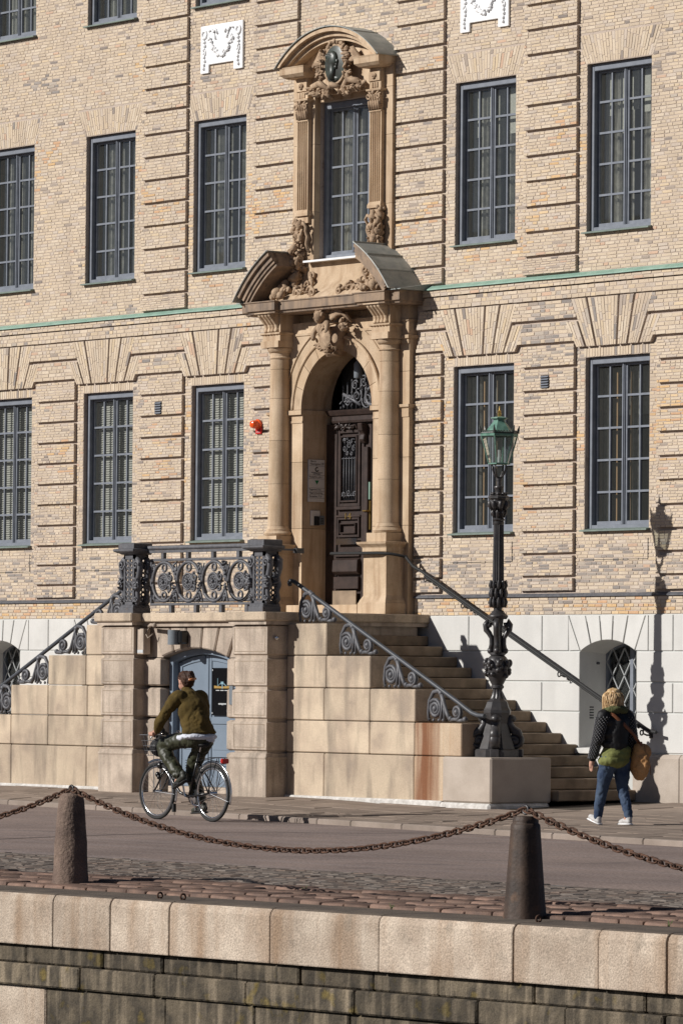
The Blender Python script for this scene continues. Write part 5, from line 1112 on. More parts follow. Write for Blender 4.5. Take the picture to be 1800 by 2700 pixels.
for z0, z1, d0, mat, lens in ((-.90, -.752, .06, 'quay_dark', (.7, 1.3)), (-1.09, -.905, .02, 'quay_dark', (.8, 1.5)), (-1.60, -1.095, .07, 'quay_dark', (.9, 1.8)), (-2.3, -1.605, .05, 'quay_dark', (.9, 1.8))):
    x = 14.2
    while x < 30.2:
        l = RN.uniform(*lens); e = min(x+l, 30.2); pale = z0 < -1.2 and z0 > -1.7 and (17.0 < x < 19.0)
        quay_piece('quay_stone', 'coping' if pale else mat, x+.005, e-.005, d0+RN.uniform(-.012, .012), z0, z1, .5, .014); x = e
quay_piece('quay_backing', 'quay_dark', -150, 14.19, 0, -2.4, -.30, .62, .02); quay_piece('quay_backing', 'quay_dark', 30.21, 150, 0, -2.4, -.30, .62, .02); quay_piece('quay_backing', 'joint_dirt', 14.19, 30.21, .12, -2.4, -.33, .45, 0)
wt = MB(); wt.add([(-160, -17.6-.056*183, -2.1), (160, -17.6+.056*137, -2.1), (160, -38.4, -2.1), (-160, -38.4, -2.1)], [(0, 3, 2, 1)]); tag(wt.build('canal_water', 'water'), kind='structure')
fb = MB(); fb.box(-300, 300, -300, -38.5, -3, -.15); tag(fb.build('far_bank', 'slab'), kind='structure')
# mooring rings on the coping
def ring_bolt(x, d, lab):
    o = empty('mooring_ring', (x, quay_y(x)+d, -.30)); MB().ring((0, 0, .026), .024, .009, 'x', 14, 6).build('ring', 'rust', o, smooth=True); MB().lathe([(.02, 0), (.02, .012), (.0, .014)], 10).build('bolt', 'rust', o); tag(o, lab, 'iron ring', 'rings on the quay coping')
ring_bolt(20.70, .22, 'small rusty iron ring fixed in the coping between the two bollards'); ring_bolt(21.00, .22, 'small rusty iron ring fixed in the coping between the two bollards'); ring_bolt(25.2, .25, 'small rusty iron ring at the foot of the dark bollard')
# bollards
def bollard(x, y, mat, lab, iron=False):
    z0 = road_z(x, y)-.02; o = empty('bollard', (x, y, z0)); tag(o, lab, 'bollard'); h = .82; n = 28 if not iron else 8
    prof = [(.160, 0), (.158, .04), (.150, .15), (.143, .30), (.135, .45), (.126, .60), (.118, .70), (.114, .745), (.104, .79), (.07, .815), (.0, .82)] if not iron else [(.172, 0), (.168, .02), (.155, .15), (.135, .42), (.118, .66), (.113, .735), (.10, .75), (.10, .775), (.088, .80), (.0, .805)]
    mod = (lambda a, z: 1+.05*mnoise.noise(Vector((cos(a)*1.6+x, sin(a)*1.6, z*5)))+.02*mnoise.noise(Vector((cos(a)*6+x, sin(a)*6, z*18)))) if not iron else (lambda a, z: .985+.02*cos(8*a))
    pr = []
    for (r0, a), (r1, b) in zip(prof, prof[1:]):
        k = 5 if b-a > .1 else 2
        pr += [(r0+(r1-r0)*i/k, a+(b-a)*i/k) for i in range(k)]
    MB().lathe(pr+[prof[-1]], 40, mod=mod).build('post', mat, o, smooth='auto'); MB().ring((0, 0, h+.03), .032, .010, 'y', 16, 6).build('eye', 'iron_black', o, smooth=True); return Vector((x, y, z0+h+.035))
ba = (18.52, -17.20); bb = (24.72, -17.26)
T0 = bollard(*ba, 'bollard_stone', 'rough brown granite bollard with rounded top beside the cyclist side of the quay'); T1 = bollard(*bb, 'bollard_iron', 'dark tapering bollard with stepped cap, on the quay', True)
# chains of separate links
lk = MB(); n = 16; pts = []
for i in range(n):
    a = 2*pi*i/n; pts.append((.034*cos(a)+(.016 if cos(a) > 0 else -.016), .024*sin(a), 0))
lk.tube(pts, .0085, 6, closed=True); link = None
def chain(P0, P1, sag, lab):
    global link
    c = empty('chain', P0); tag(c, lab, 'chain', None); d = P1-P0; L = d.length; N_ = int(round((L*(1+8/3*(sag/L)**2))/.068))
    f = lambda t: P0+d*t+Vector((0, 0, -4*sag*t*(1-t)))
    S_ = [0]; pr = f(0)
    for i in range(1, 401): p = f(i/400); S_.append(S_[-1]+(p-pr).length); pr = p
    for i in range(N_):
        tgt = S_[-1]*(i+.5)/N_; k = min(range(401), key=lambda q: abs(S_[q]-tgt)); t = k/400; p = f(t); tan = (f(min(1, t+.002))-f(max(0, t-.002))).normalized()
        if link is None: o = link = lk.build('link', 'rust', c, smooth=True)
        else: o = link.copy(); COL.objects.link(o); o.parent = c
        z = Vector((0, 0, 1)); s_ = tan.cross(z).normalized(); u_ = s_.cross(tan); R_ = Matrix((tan, s_, u_)).transposed() @ Matrix.Rotation((pi/4 if i % 2 else -pi/4)+RN.uniform(-.25, .25), 3, 'X')
        o.matrix_local = Matrix.Translation(p-P0) @ R_.to_4x4()
chain(T0, T1, .42, 'long rusty chain sagging between the two bollards')
dirv = (T1-T0); chain(T1, T1+dirv, .46, 'rusty chain running from the dark bollard away from the granite one'); chain(T0-dirv, T0, .46, 'rusty chain running from the granite bollard away from the dark one')
# a few weeds in the joints
def weed(x, d, lab):
    y = quay_y(x)+d; m = MB()
    for k in range(9): a = RN.uniform(0, 6.3); h = RN.uniform(.03, .06); m.add([(x, y, road_z(x, y)), (x+.01, y, road_z(x, y)), (x+.03*cos(a), y+.03*sin(a), road_z(x, y)+h)], [(0, 1, 2)])
    MATS.get('weed') or M('weed', (.07, .13, .03), (.05, .10, .02)); tag(m.build('weed', 'weed'), lab, 'weed', 'weeds between setts')
weed(23.1, .62, 'tiny green weed growing at the coping between the two bollards'); weed(26.2, .62, 'tiny green weed growing at the coping beyond the dark bollard'); weed(20.9, 1.55, 'tiny green weed growing among the red setts behind the paired rings')

# unseen houses added on the opposite bank: mirrored by the panes, blocking low sky
for nm, c in (('added_ochre_render', (.42, .32, .18)), ('added_grey_render', (.34, .33, .31)), ('added_red_brick', (.24, .12, .08)), ('added_pale_render', (.48, .45, .40))): M(nm, c, tuple(q*.85 for q in c), rough=.9, s1=.4)
pane_me = None
def make_added_house(x0, w, h, mat, lab):
    o = empty('added_house', (x0+w/2, -52, -.15)); tag(o, lab, 'house', 'added houses across the canal'); m = MB(); m.box(-w/2, w/2, -12, 0, 0, h); m.build('wall', mat, o); m = MB(); m.prismx([(.5, h), (-6, h+3.2), (-12.5, h)], -w/2-.2, w/2+.2); m.build('roof', 'roof_tile', o)  # wall and roof of the added unseen house
    global pane_me
    n = int(w/3.2)
    for r in range(int((h-1)/3.4)):
        for k in range(n):
            if pane_me is None: q = MB().box(-.6, .6, -.05, .03, 0, 1.9).build('window', 'black_gloss', o); pane_me = q.data  # windows of the added unseen house
            else: q = bpy.data.objects.new('window', pane_me); COL.objects.link(q); q.parent = o
            q.location = (-w/2+w*(k+.5)/n, 0, 1.1+3.4*r)
make_added_house(-130, 26, 12.5, 'added_pale_render', 'unseen pale rendered house across the canal, end of the row'); make_added_house(-103, 22, 10.5, 'added_red_brick', 'unseen red brick house across the canal'); make_added_house(-80, 24, 13, 'added_grey_render', 'unseen grey rendered house across the canal'); make_added_house(-55, 20, 9.5, 'added_ochre_render', 'unseen ochre rendered house across the canal'); make_added_house(-34, 26, 12, 'pale_house', 'unseen cream rendered house across the canal') if 'pale_house' in MATS else make_added_house(-34, 26, 12, 'added_pale_render', 'unseen pale rendered house across the canal beside the ochre house')
# ================================================================ bicycle
M('skin', (.52, .30, .22), (.46, .25, .18), rough=.55, s1=8, fine=.05, bump=.1)
M('sweater', (.10, .066, .016), (.07, .047, .012), rough=.95, s1=10, s2=260, fine=.2, bump=.8, bs=240, bd=.004)
M('leather_green', (.036, .038, .019), (.022, .024, .012), rough=.5, s1=6, fine=.15, bump=.4, bs=22, bd=.008, spec=.4)
M('shirt_white', (.62, .64, .70), (.55, .57, .64), rough=.8, s1=15, fine=.05, bump=.5, bs=30, bd=.01)
M('hair_brown', (.06, .026, .014), (.03, .013, .008), rough=.6, s1=20, fine=.2, bump=.8, bs=60, bd=.006, spec=.2)
M('hair_blonde', (.66, .47, .25), (.36, .215, .095), rough=.5, s1=16, fine=.15, bump=.5, bs=50, spec=.5)
M('jacket_black', (.016, .016, .017), (.011, .011, .012), rough=.6, s1=20, fine=.2, bump=.6, bs=40, bd=.006)
M('sleeve_quilt', (.10, .10, .105), rough=.3, bump=0, spec=.6)
M('scarf_green', (.09, .095, .04), (.065, .07, .03), rough=.95, s1=12, bump=.6, bs=50, bd=.008)
M('green_top', (.20, .215, .07), (.145, .155, .05), rough=.85, s1=9, fine=.08, bump=.7, bs=14, bd=.02)
M('jeans', (.022, .04, .085), (.065, .095, .145), rough=.85, s1=6, s2=200, fine=.2, bump=.6, bs=30, bd=.008)
M('tan_leather', (.50, .28, .12), (.40, .21, .085), rough=.55, s1=7, fine=.1, bump=.3, bs=30)
M('brown_leather', (.20, .075, .035), (.15, .055, .025), rough=.5, s1=9, fine=.12, bump=.2)
M('shoe_white', (.55, .54, .53), (.36, .35, .34), rough=.7, s1=30, fine=.1, bump=.3)
M('shoe_dark', (.05, .055, .04), (.03, .03, .025), rough=.5, s1=15, bump=.3)
M('hair_clip', (.45, .17, .06), rough=.3, bump=0, spec=.6)
BX, BY = 6.208, -6.65; BZ = road_z(BX, BY)
BK = empty('bicycle', (BX, BY, BZ), rotz=pi); tag(BK, 'black city bicycle with chrome mudguards, wire front basket and red rear light', 'bicycle')
WR_ = .345; FU = 1.133
def circ(cx, cz, r, y=0, n=40, a0=0, a1=360): return [(cx+r*cos(rad(a0+(a1-a0)*i/n)), y, cz+r*sin(rad(a0+(a1-a0)*i/n))) for i in range(n+(0 if a1-a0 == 360 else 1))]
for nm, u, yaw in (('rear', 0, 0), ('front', FU, .05)):
    Wl = empty('wheel', (u, 0, WR_), BK, rotz=yaw)
    MB().tube(circ(0, 0, WR_-.018), .019, 8, closed=True, up=(0, 1, 0)).build('tyre', 'rubber', Wl, smooth=True)
    MB().tube(circ(0, 0, WR_-.046), .012, 6, r2=.014, closed=True, up=(0, 1, 0)).build('rim', 'chrome', Wl, smooth=True)
    m = MB()
    for k in range(32):
        a = 2*pi*k/32; s_ = .03 if k % 2 else -.03; b = a+(.35 if k % 4 < 2 else -.35); m.tube([(.025*cos(b), s_, .025*sin(b)), ((WR_-.05)*cos(a), 0, (WR_-.05)*sin(a))], .0016, 4)
    m.build('spokes', 'chrome', Wl); MB().tube([(0, -.055, 0), (0, .055, 0)], .022 if nm == 'front' else .032, 12).build('hub', 'chrome', Wl, smooth='auto')
    a0, a1 = (-28, 150) if nm == 'rear' else (-5, 0)
    arcs = (150-178*0, ) 
    rng = (15, 165) if nm == 'rear' else (48, 195)
    rng = (-200+20, -20) if False else rng
    if nm == 'rear': p = circ(0, 0, WR_+.022, 0, 28, 20, 200)
    else: p = circ(0, 0, WR_+.022, 0, 28, 62, 200)
    MB().tube(p, .006, 6, r2=.028, up=(0, 1, 0)).build('mudguard', 'chrome', Wl, smooth=True)
    m = MB()
    for sy in (-.05, .05):
        for aa in ((150, 195) if nm == 'rear' else (185,)): m.tube([(0, sy, 0), ((WR_+.02)*cos(rad(aa)), sy*.5, (WR_+.02)*sin(rad(aa)))], .003, 5)
    m.build('mudguard_stay', 'chrome', Wl)
bbx, bbz = .475, .29
m = MB()
m.tube([(bbx, 0, bbz), (.27, 0, .84)], .016, 10); m.tube([(.93, 0, .60), (.875, 0, .86)], .019, 10)
m.tube([(.92, 0, .63), (.80, 0, .46), (.66, 0, .34), (bbx, 0, bbz)], .018, 10); m.tube([(.90, 0, .74), (.76, 0, .56), (.58, 0, .47), (.40, 0, .48)], .015, 10)
for s_ in (-1, 1):
    m.tube([(bbx, s_*.03, bbz), (0, s_*.06, WR_)], .010, 8); m.tube([(.31, s_*.02, .72), (0, s_*.06, WR_)], .009, 8)
    m.tube([(.93, s_*.02, .60), (.96, s_*.05, .56), (1.07, s_*.055, .40), (FU, s_*.055, WR_)], .011, 8)
m.build('frame', 'black_paint', BK, smooth=True)
m = MB(); m.tube([(.27, 0, .83), (.245, 0, .90)], .012, 8); m.build('seat_post', 'chrome', BK)
m = MB(); m.ell((.20, 0, .925), (.11, .095, .035), None, 16, 8); m.ell((.32, 0, .93), (.11, .035, .025), None, 14, 8); m.build('saddle', 'rubber', BK, smooth=True)
m = MB(); m.tube([(.872, 0, .86), (.855, 0, 1.0)], .012, 8)
hb = [(.74, .30, 1.015), (.82, .295, 1.03), (.90, .22, 1.05), (.89, .10, 1.02), (.87, 0, 1.0), (.89, -.10, 1.02), (.90, -.22, 1.05), (.82, -.295, 1.03), (.74, -.30, 1.015)]; m.tube(hb, .0105, 8); m.build('handlebar', 'chrome', BK, smooth=True)
for s_ in (-1, 1):
    MB().tube([(.73, s_*.30, 1.013), (.83, s_*.294, 1.031)], .017, 10).build('grip', 'rubber', BK, smooth='auto'); MB().tube([(.86, s_*.27, 1.04), (.88, s_*.285, 1.0), (.86, s_*.30, .97)], .005, 6).build('brake_lever', 'chrome', BK)
m = MB(); m.ring((.92, .12, 1.05), .03, .006, 'z', 14, 5); m.lathe([(.03, 0), (.03, .02), (.015, .032), (0, .034)], 14, c=(.90, -.14, 1.05)); m.build('bell', 'chrome', BK, smooth='auto')
BS = empty('basket', (1.10, 0, .78), BK); m = MB()
def loop(z, hx, hy): return [(hx*(1 if abs(((a+45) % 360)-0) < 0 else 1)*max(-1, min(1, 1.35*cos(rad(a)))), hy*max(-1, min(1, 1.35*sin(rad(a)))), z) for a in range(0, 360, 15)]
for z, hx, hy, r_ in ((.0, .10, .13, .003), (.06, .115, .145, .0025), (.12, .13, .16, .0025), (.18, .145, .175, .0025), (.25, .165, .19, .0055)): m.tube(loop(z, hx, hy), r_, 5, closed=True)
lo, hi = loop(0, .10, .13), loop(.25, .165, .19)
for a, b in zip(lo, hi): m.tube([a, b], .0022, 4)
for k in range(7): x = -.09+.03*k; m.tube([(x, -.13, 0), (x, .13, 0)], .002, 4)
m.build('wire_mesh', 'iron', BS); m = MB(); m.tube([(-.05, 0, 0), (.02, 0, -.15)], .006, 6); m.tube([(.05, .05, 0), (.04, .05, -.4)], .004, 5); m.tube([(.05, -.05, 0), (.04, -.05, -.4)], .004, 5); m.build('basket_support', 'chrome', BS)
m = MB(); m.tube([(1.04, 0, .66), (1.06, 0, .66)], .04, 12); m.ell((1.075, 0, .66), (.05, .045, .045), None, 12, 8); m.tube([(1.02, .05, .56), (1.0, .08, .50)], .02, 8); m.ell((1.03, .07, .55), (.035, .03, .035), None, 10, 6); m.build('headlamp', 'black_paint', BK, smooth=True)
m = MB()
for s_ in (-1, 1): m.tube([(.22, s_*.03, .735), (-.03, s_*.055, .775), (-.22, s_*.055, .775), (-.24, 0, .775)], .005, 6); m.tube([(.0, s_*.06, WR_), (-.05, s_*.056, .77)], .005, 6); m.tube([(.0, s_*.06, WR_), (-.17, s_*.056, .77)], .005, 6)
for k in range(4): m.tube([(-.02-.06*k, -.055, .775), (-.02-.06*k, .055, .775)], .004, 6)
m.tube([(.05, 0, .775), (-.22, 0, .775)], .004, 6); m.build('luggage_rack', 'black_paint', BK)
m = MB(); m.box(-.265, -.225, -.055, .055, .705, .765); m.build('rear_light', 'red_plastic', BK, bevel=.012)
m = MB(); m.lathe([(.085, -.004), (.09, 0), (.085, .004)], 26); ch = m.build('chainring', 'chrome', BK, smooth='auto'); ch.matrix_local = Matrix.Translation((bbx, -.05, bbz)) @ Matrix.Rotation(pi/2, 4, 'X')
m = MB(); m.tube([(bbx+.02, -.055, bbz+.085), (.0, -.055, WR_+.03)], .006, 5); m.tube([(bbx+.02, -.055, bbz-.085), (.0, -.055, WR_-.035)], .006, 5); m.build('chain_guard', 'black_paint', BK)
for s_, dx, dz in ((1, .02, .165), (-1, -.02, -.165)):
    m = MB(); m.tube([(bbx, s_*.06, bbz), (bbx+dx, s_*.085, bbz+dz)], .011, 8); m.build('crank', 'chrome', BK, smooth='auto'); MB().box(bbx+dx-.05, bbx+dx+.05, min(s_*.09, s_*.18), max(s_*.09, s_*.18), bbz+dz-.012, bbz+dz+.012).build('pedal', 'rubber', BK, bevel=.005)
m = MB(); m.tube([(.36, .04, .25), (.28, .08, .20), (.12, .10, .19), (.115, .10, .14)], .007, 6); m.build('kickstand', 'chrome', BK, smooth='auto')
m = MB(); m.tube([(1.13+.02, 0, .18), (1.0, 0, .08)], .002, 4); m.prismx([(-.02, .10), (.02, .10), (.02, .20), (-.02, .20)], .765, .80); m.build('mud_flap', 'rubber', BK)
BAG = MB(); BAG.ell((0, 0, .10), (.115, .13, .12), None, 16, 10); BAG.ell((-.03, -.04, .20), (.08, .10, .10), None, 14, 8); BAG.ell((-.07, .02, .26), (.05, .05, .09), None, 10, 8)
bg = BAG.build('shopping_bag', 'jacket_black', smooth=True, loc=(BX-1.09, BY, BZ+.78), rot=(0, 0, pi)); tag(bg, 'black bag lying in the wire basket of the bicycle', 'bag')
# ================================================================ people
def soft(name, mat, par, limbs, ells, vox=.011, it=6, tex=None):
    m = MB()
    for pts, rs in limbs:
        P_ = [Vector(p) for p in pts]; fp, fr = [], []
        for i in range(len(P_)-1):
            n = 6
            for k in range(n):
                t = k/n; p0 = P_[max(0, i-1)]; p3 = P_[min(len(P_)-1, i+2)]; a, b = P_[i], P_[i+1]
                fp.append(.5*((2*a)+(b-p0)*t+(2*p0-5*a+4*b-p3)*t*t+(3*a-p0-3*b+p3)*t**3)); fr.append(rs[i]+(rs[i+1]-rs[i])*(t*t*(3-2*t)))
        fp.append(P_[-1]); fr.append(rs[-1]); m.tube(fp, fr, 14); m.ell(fp[0], fr[0]*.98, None, 12, 8); m.ell(fp[-1], fr[-1]*.98, None, 12, 8)
    for e in ells: m.ell(e[0], e[1], e[2] if len(e) > 2 else None, 18, 12)
    o = m.build(name, mat, par, smooth=True); r = o.modifiers.new('Remesh', 'REMESH'); r.mode = 'VOXEL'; r.voxel_size = vox; r.use_smooth_shade = True
    s_ = o.modifiers.new('Smooth', 'SMOOTH'); s_.iterations = it; s_.factor = .6
    if tex:
        t = bpy.data.textures.new(name, 'CLOUDS'); t.noise_scale = tex[0]; d = o.modifiers.new('Folds', 'DISPLACE'); d.texture = t; d.strength = tex[1]*.6; d.mid_level = .5; d.texture_coords = 'LOCAL'
        t = bpy.data.textures.new(name, 'MARBLE'); t.noise_scale = tex[0]*1.6; t.turbulence = 9; t.marble_type = 'SHARP'; d = o.modifiers.new('Creases', 'DISPLACE'); d.texture = t; d.strength = tex[1]*.8; d.mid_level = .5; d.texture_coords = 'LOCAL'
    return o
def ry(a): return Matrix.Rotation(a, 3, 'Y')
def rz_(a): return Matrix.Rotation(a, 3, 'Z')
# --- cyclist: x forward, y to her left, z up; origin under the rear hub
CY = empty('person', (BX, BY, BZ), rotz=pi); tag(CY, 'cyclist with pinned-up brown hair in an olive sweater and dark green leather trousers', 'person')
lh, rh = (.80, .295, 1.05), (.80, -.295, 1.05)
LS, LE = (.50, .19, 1.475), (.60, .325, 1.235); RS, RE = (.50, -.19, 1.475), (.62, -.325, 1.24)
hips = (.27, 0, 1.0); LK, LA = (.83, .13, .90), (.49, .135, .535); RK, RA = (.575, -.11, .60), (.41, -.125, .215)
def hand(tip, wrist, s_):
    w_, t_ = Vector(wrist), Vector(tip); L_ = []
    L_.append(([w_, w_.lerp(t_, .6), t_], [.027, .036, .034]))
    for k in range(4):                              # fingers wrap over the grip
        o_ = Vector((.036-.022*k, .01*s_, .016)); b = t_+o_; L_.append(([b, b+Vector((.0, .034*s_, -.006)), b+Vector((-.004, .036*s_, -.034)), b+Vector((-.006, .014*s_, -.046))], [.011, .0105, .0095, .008]))
    L_.append(([t_+Vector((-.02, -.01*s_, .005)), t_+Vector((.01, -.034*s_, -.006)), t_+Vector((.032, -.034*s_, -.022))], [.013, .011, .009])); return L_
limbs = [([(.30, 0, 1.02), (.36, 0, 1.18), (.45, 0, 1.40), (.50, 0, 1.52), (.545, 0, 1.60)], [.13, .125, .13, .085, .05]),
         ([LS, LE, (.755, .30, 1.075)], [.055, .045, .03]), ([RS, RE, (.755, -.30, 1.075)], [.055, .045, .03]),
         ([(.28, .09, .98), LK, LA], [.085, .06, .045]), ([(.28, -.09, .98), RK, RA], [.085, .06, .045]), ([LA, (.53, .14, .47)], [.04, .035]), ([RA, (.48, -.13, .16)], [.04, .035])]
limbs += hand(lh, (.755, .30, 1.075), 1)+hand(rh, (.755, -.30, 1.075), -1)
hd = Vector((.58, -.005, 1.69)); hr = rz_(rad(-6)) @ ry(rad(14))
ells = [(hd, (.098, .078, .112), hr), (hd+Vector((.045, 0, -.06)), (.055, .055, .055), hr), (hd+Vector((.103, 0, -.018)), (.018, .013, .024), hr), (hd+Vector((.09, 0, -.062)), (.014, .022, .01), hr), (hd+Vector((.0, .078, -.012)), (.018, .008, .028), hr), (hd+Vector((.0, -.078, -.012)), (.018, .008, .028), hr), (hd+Vector((.09, .03, .015)), (.012, .014, .008), hr), (hd+Vector((.09, -.03, .015)), (.012, .014, .008), hr)]
soft('body', 'skin', CY, limbs, ells, .0065, 3)
soft('sweater', 'sweater', CY, [([(.29, 0, 1.09), (.33, 0, 1.16), (.42, 0, 1.34), (.485, 0, 1.48), (.525, 0, 1.555)], [.175, .185, .175, .125, .07]), ([(.485, .12, 1.485), LS, LE, (.70, .315, 1.12), (.735, .305, 1.09)], [.085, .082, .064, .052, .044]), ([(.485, -.12, 1.485), RS, RE, (.70, -.315, 1.12), (.735, -.305, 1.09)], [.085, .082, .064, .052, .044])],
     [((.29, 0, 1.10), (.165, .215, .06)), ((.31, .0, 1.13), (.155, .205, .11)), ((.40, 0, 1.32), (.13, .21, .17)), ((.46, 0, 1.44), (.11, .21, .10)), ((.50, 0, 1.50), (.085, .17, .075)), ((.535, 0, 1.575), (.075, .08, .05)), ((.285, 0, 1.075), (.185, .222, .045))], .011, 8, (.09, .022))
soft('shirt_hem', 'shirt_white', CY, [], [((.285, 0, 1.02), (.20, .236, .058)), ((.42, .14, 1.005), (.10, .08, .045)), ((.20, -.05, .985), (.09, .12, .045))], .008, 4, (.05, .012))
soft('shirt_collar', 'shirt_white', CY, [], [((.535, 0, 1.575), (.07, .07, .03), ry(rad(20)))], .007, 3)
soft('trousers', 'leather_green', CY, [([(.26, .085, .99), (.55, .12, .96), LK, (.66, .135, .70), (.505, .135, .565)], [.105, .098, .082, .080, .080]), ([(.26, -.085, .99), (.45, -.105, .80), RK, (.50, -.12, .42), (.43, -.125, .27)], [.105, .098, .082, .078, .078])], [((.25, 0, .99), (.13, .16, .085)), ((.21, 0, .97), (.10, .14, .065))], .011, 6, (.07, .02))
for s_, (hx, hz), (tx, tz) in ((1, (.40, .525), (.60, .42)), (-1, (.34, .145), (.58, .12))):
    y = s_*.135; soft('shoe', 'shoe_dark', CY, [([(hx, y, hz+.01), ((hx+tx)/2, y, (hz+tz)/2+.012), (tx-.02, y, tz)], [.042, .042, .034])], [((hx+.02, y, hz+.045), (.045, .038, .045))], .007, 4)
    m = MB(); d = Vector((tx-hx, 0, tz-hz)); nn = Vector((-d.z, 0, d.x)).normalized(); a = Vector((hx-.03, y, hz))-nn*.038; b = Vector((tx+.01, y, tz))-nn*.03; m.tube([a, a.lerp(b, .5), b], [.014, .014, .012], 8, r2=[.04, .04, .034], up=tuple(nn)); m.build('shoe_sole', 'rubber', CY, smooth=True)
soft('hair', 'hair_brown', CY, [([hd+Vector((-.06, 0, -.04)), hd+Vector((-.105, 0, .02)), hd+Vector((-.10, 0, .085))], [.045, .055, .045])], [(hd+Vector((-.028, 0, .026)), (.098, .087, .10), hr), (hd+Vector((-.05, 0, .0)), (.073, .081, .088), hr), (hd+Vector((.03, 0, .075)), (.06, .065, .045), hr)], .007, 4, (.03, .012))
m = MB()
for k in range(60):                                  # loose strands swept back into the twist
    a = RN.uniform(-1.5, 1.5); st0 = hd+Vector((.055*cos(a*.6), .088*sin(a), .075*cos(a)+.02)); e = hd+Vector((-.11+RN.uniform(-.02, .03), RN.uniform(-.03, .03), RN.uniform(0, .09))); mid = st0.lerp(e, .5)+(st0.lerp(e, .5)-hd).normalized()*.018; m.tube([st0, mid, e], [.004, .005, .003], 5)
for k in range(14): a = hd+Vector((-.12, RN.uniform(-.03, .03), RN.uniform(-.05, .04))); m.tube([a, a+Vector((-.03, RN.uniform(-.02, .02), RN.uniform(-.05, .03)))], [.0015, .0006], 4)
m.build('hair_strands', 'hair_brown', CY, smooth=True)
m = MB(); m.tube([hd+Vector((-.14, .055, .015)), hd+Vector((-.165, .01, .022)), hd+Vector((-.15, -.05, .03))], [.012, .018, .014], 8, r2=[.008]*3); m.build('hair_clip', 'hair_clip', CY, smooth=True)
# --- walker seen from behind
WX, WY = 11.2, -4.60; WZ = pave_z(WX, WY)
WM = empty('person', (WX, WY, WZ), rotz=pi-.08); tag(WM, 'walker with wavy blonde hair in a black quilted jacket, green top and jeans', 'person')
LS, LE, LH = (.0, .175, 1.245), (.03, .225, 1.0), (.12, .235, .76); RS, RE, RH = (.0, -.175, 1.245), (-.02, -.225, 1.0), (.06, -.235, .77)
LHp, LKn, LAn = (.0, .085, .75), (.10, .10, .435), (.17, .115, .10); RHp, RKn, RAn = (.0, -.085, .75), (-.02, -.095, .42), (-.13, -.10, .11)
hd = Vector((.035, .01, 1.44)); hr = rz_(rad(10)) @ ry(rad(8))
def hang(w_, s_):
    w_ = Vector(w_); L_ = [([w_, w_+Vector((.01, 0, -.05)), w_+Vector((.02, 0, -.085))], [.023, .032, .028])]
    for k in range(4): b = w_+Vector((-.012+.017*k, .002*s_, -.085)); l = (.055, .062, .06, .048)[k]; L_.append(([b, b+Vector((.008, -.004*s_, -l*.5)), b+Vector((.022, -.012*s_, -l))], [.0095, .009, .007]))
    b = w_+Vector((.025, -.008*s_, -.035)); L_.append(([b, b+Vector((.02, -.012*s_, -.03)), b+Vector((.024, -.016*s_, -.058))], [.012, .0105, .0085])); return L_
limbs = [([(0, 0, .78), (0, 0, 1.0), (.0, 0, 1.2), (.015, 0, 1.30), (.03, 0, 1.37)], [.13, .12, .12, .07, .048]), ([LS, LE, LH], [.05, .042, .026]), ([RS, RE, RH], [.05, .042, .026]), ([LHp, LKn, LAn], [.08, .055, .04]), ([RHp, RKn, RAn], [.08, .055, .04]), ([LAn, (.23, .12, .05)], [.036, .03]), ([RAn, (-.06, -.10, .04)], [.036, .03])]+hang(LH, 1)+hang(RH, -1)
ells = [(hd, (.09, .074, .108), hr), (hd+Vector((.04, .005, -.055)), (.05, .05, .05), hr), (hd+Vector((.095, .016, -.015)), (.016, .012, .022), hr), (hd+Vector((.085, .012, -.058)), (.012, .02, .009), hr), (hd+Vector((0, .074, -.01)), (.016, .008, .026), hr), (hd+Vector((0, -.074, -.01)), (.016, .008, .026), hr), (hd+Vector((.083, .04, .012)), (.01, .012, .007), hr), (hd+Vector((.083, -.015, .012)), (.01, .012, .007), hr)]
soft('body', 'skin', WM, limbs, ells, .0065, 3)
soft('jacket', 'jacket_black', WM, [([(0, 0, .90), (-.0, 0, 1.0), (-.005, 0, 1.15), (.0, 0, 1.27)], [.14, .145, .15, .10])], [((0, 0, .93), (.125, .175, .075)), ((-.005, 0, 1.06), (.125, .175, .12)), ((-.01, 0, 1.18), (.115, .195, .10)), ((0, 0, 1.255), (.085, .18, .05))], .010, 6, (.10, .014))
for s_, a, b, c in ((1, LS, LE, LH), (-1, RS, RE, RH)):
    a, b, c = Vector(a), Vector(b), Vector(c); soft('sleeve', 'jacket_black', WM, [([a+Vector((0, -.03*s_, .0)), a, b, b.lerp(c, .55), c+Vector((0, 0, .0))], [.07, .074, .062, .052, .042])], [], .009, 4, (.06, .008))
    m = MB()                                          # quilting studs catch the light
    for i in range(26):
        t = (i+.5)/26; p = a.lerp(b, t*2) if t < .5 else b.lerp(c, t*2-1); r_ = .078-.03*t+.002
        for k in range(12):
            an = 2*pi*(k+.5*(i % 2))/12; n_ = Vector((cos(an), sin(an), 0)); q = p+n_*r_; m.ell(q, (.010, .010, .010), None, 6, 4)
    m.build('quilting', 'sleeve_quilt', WM, smooth=True)
soft('scarf', 'scarf_green', WM, [([(.07, .05, 1.30), (.03, .10, 1.315), (-.05, .085, 1.325), (-.085, 0, 1.325), (-.05, -.085, 1.32), (.03, -.10, 1.31), (.07, -.05, 1.30)], [.035, .042, .045, .046, .045, .042, .035])], [], .009, 4, (.04, .015))
soft('green_top', 'green_top', WM, [], [((0, .0, .80), (.15, .19, .11)), ((.0, .02, .735), (.158, .198, .085)), ((0, -.02, .86), (.14, .18, .08))], .009, 5, (.08, .012))
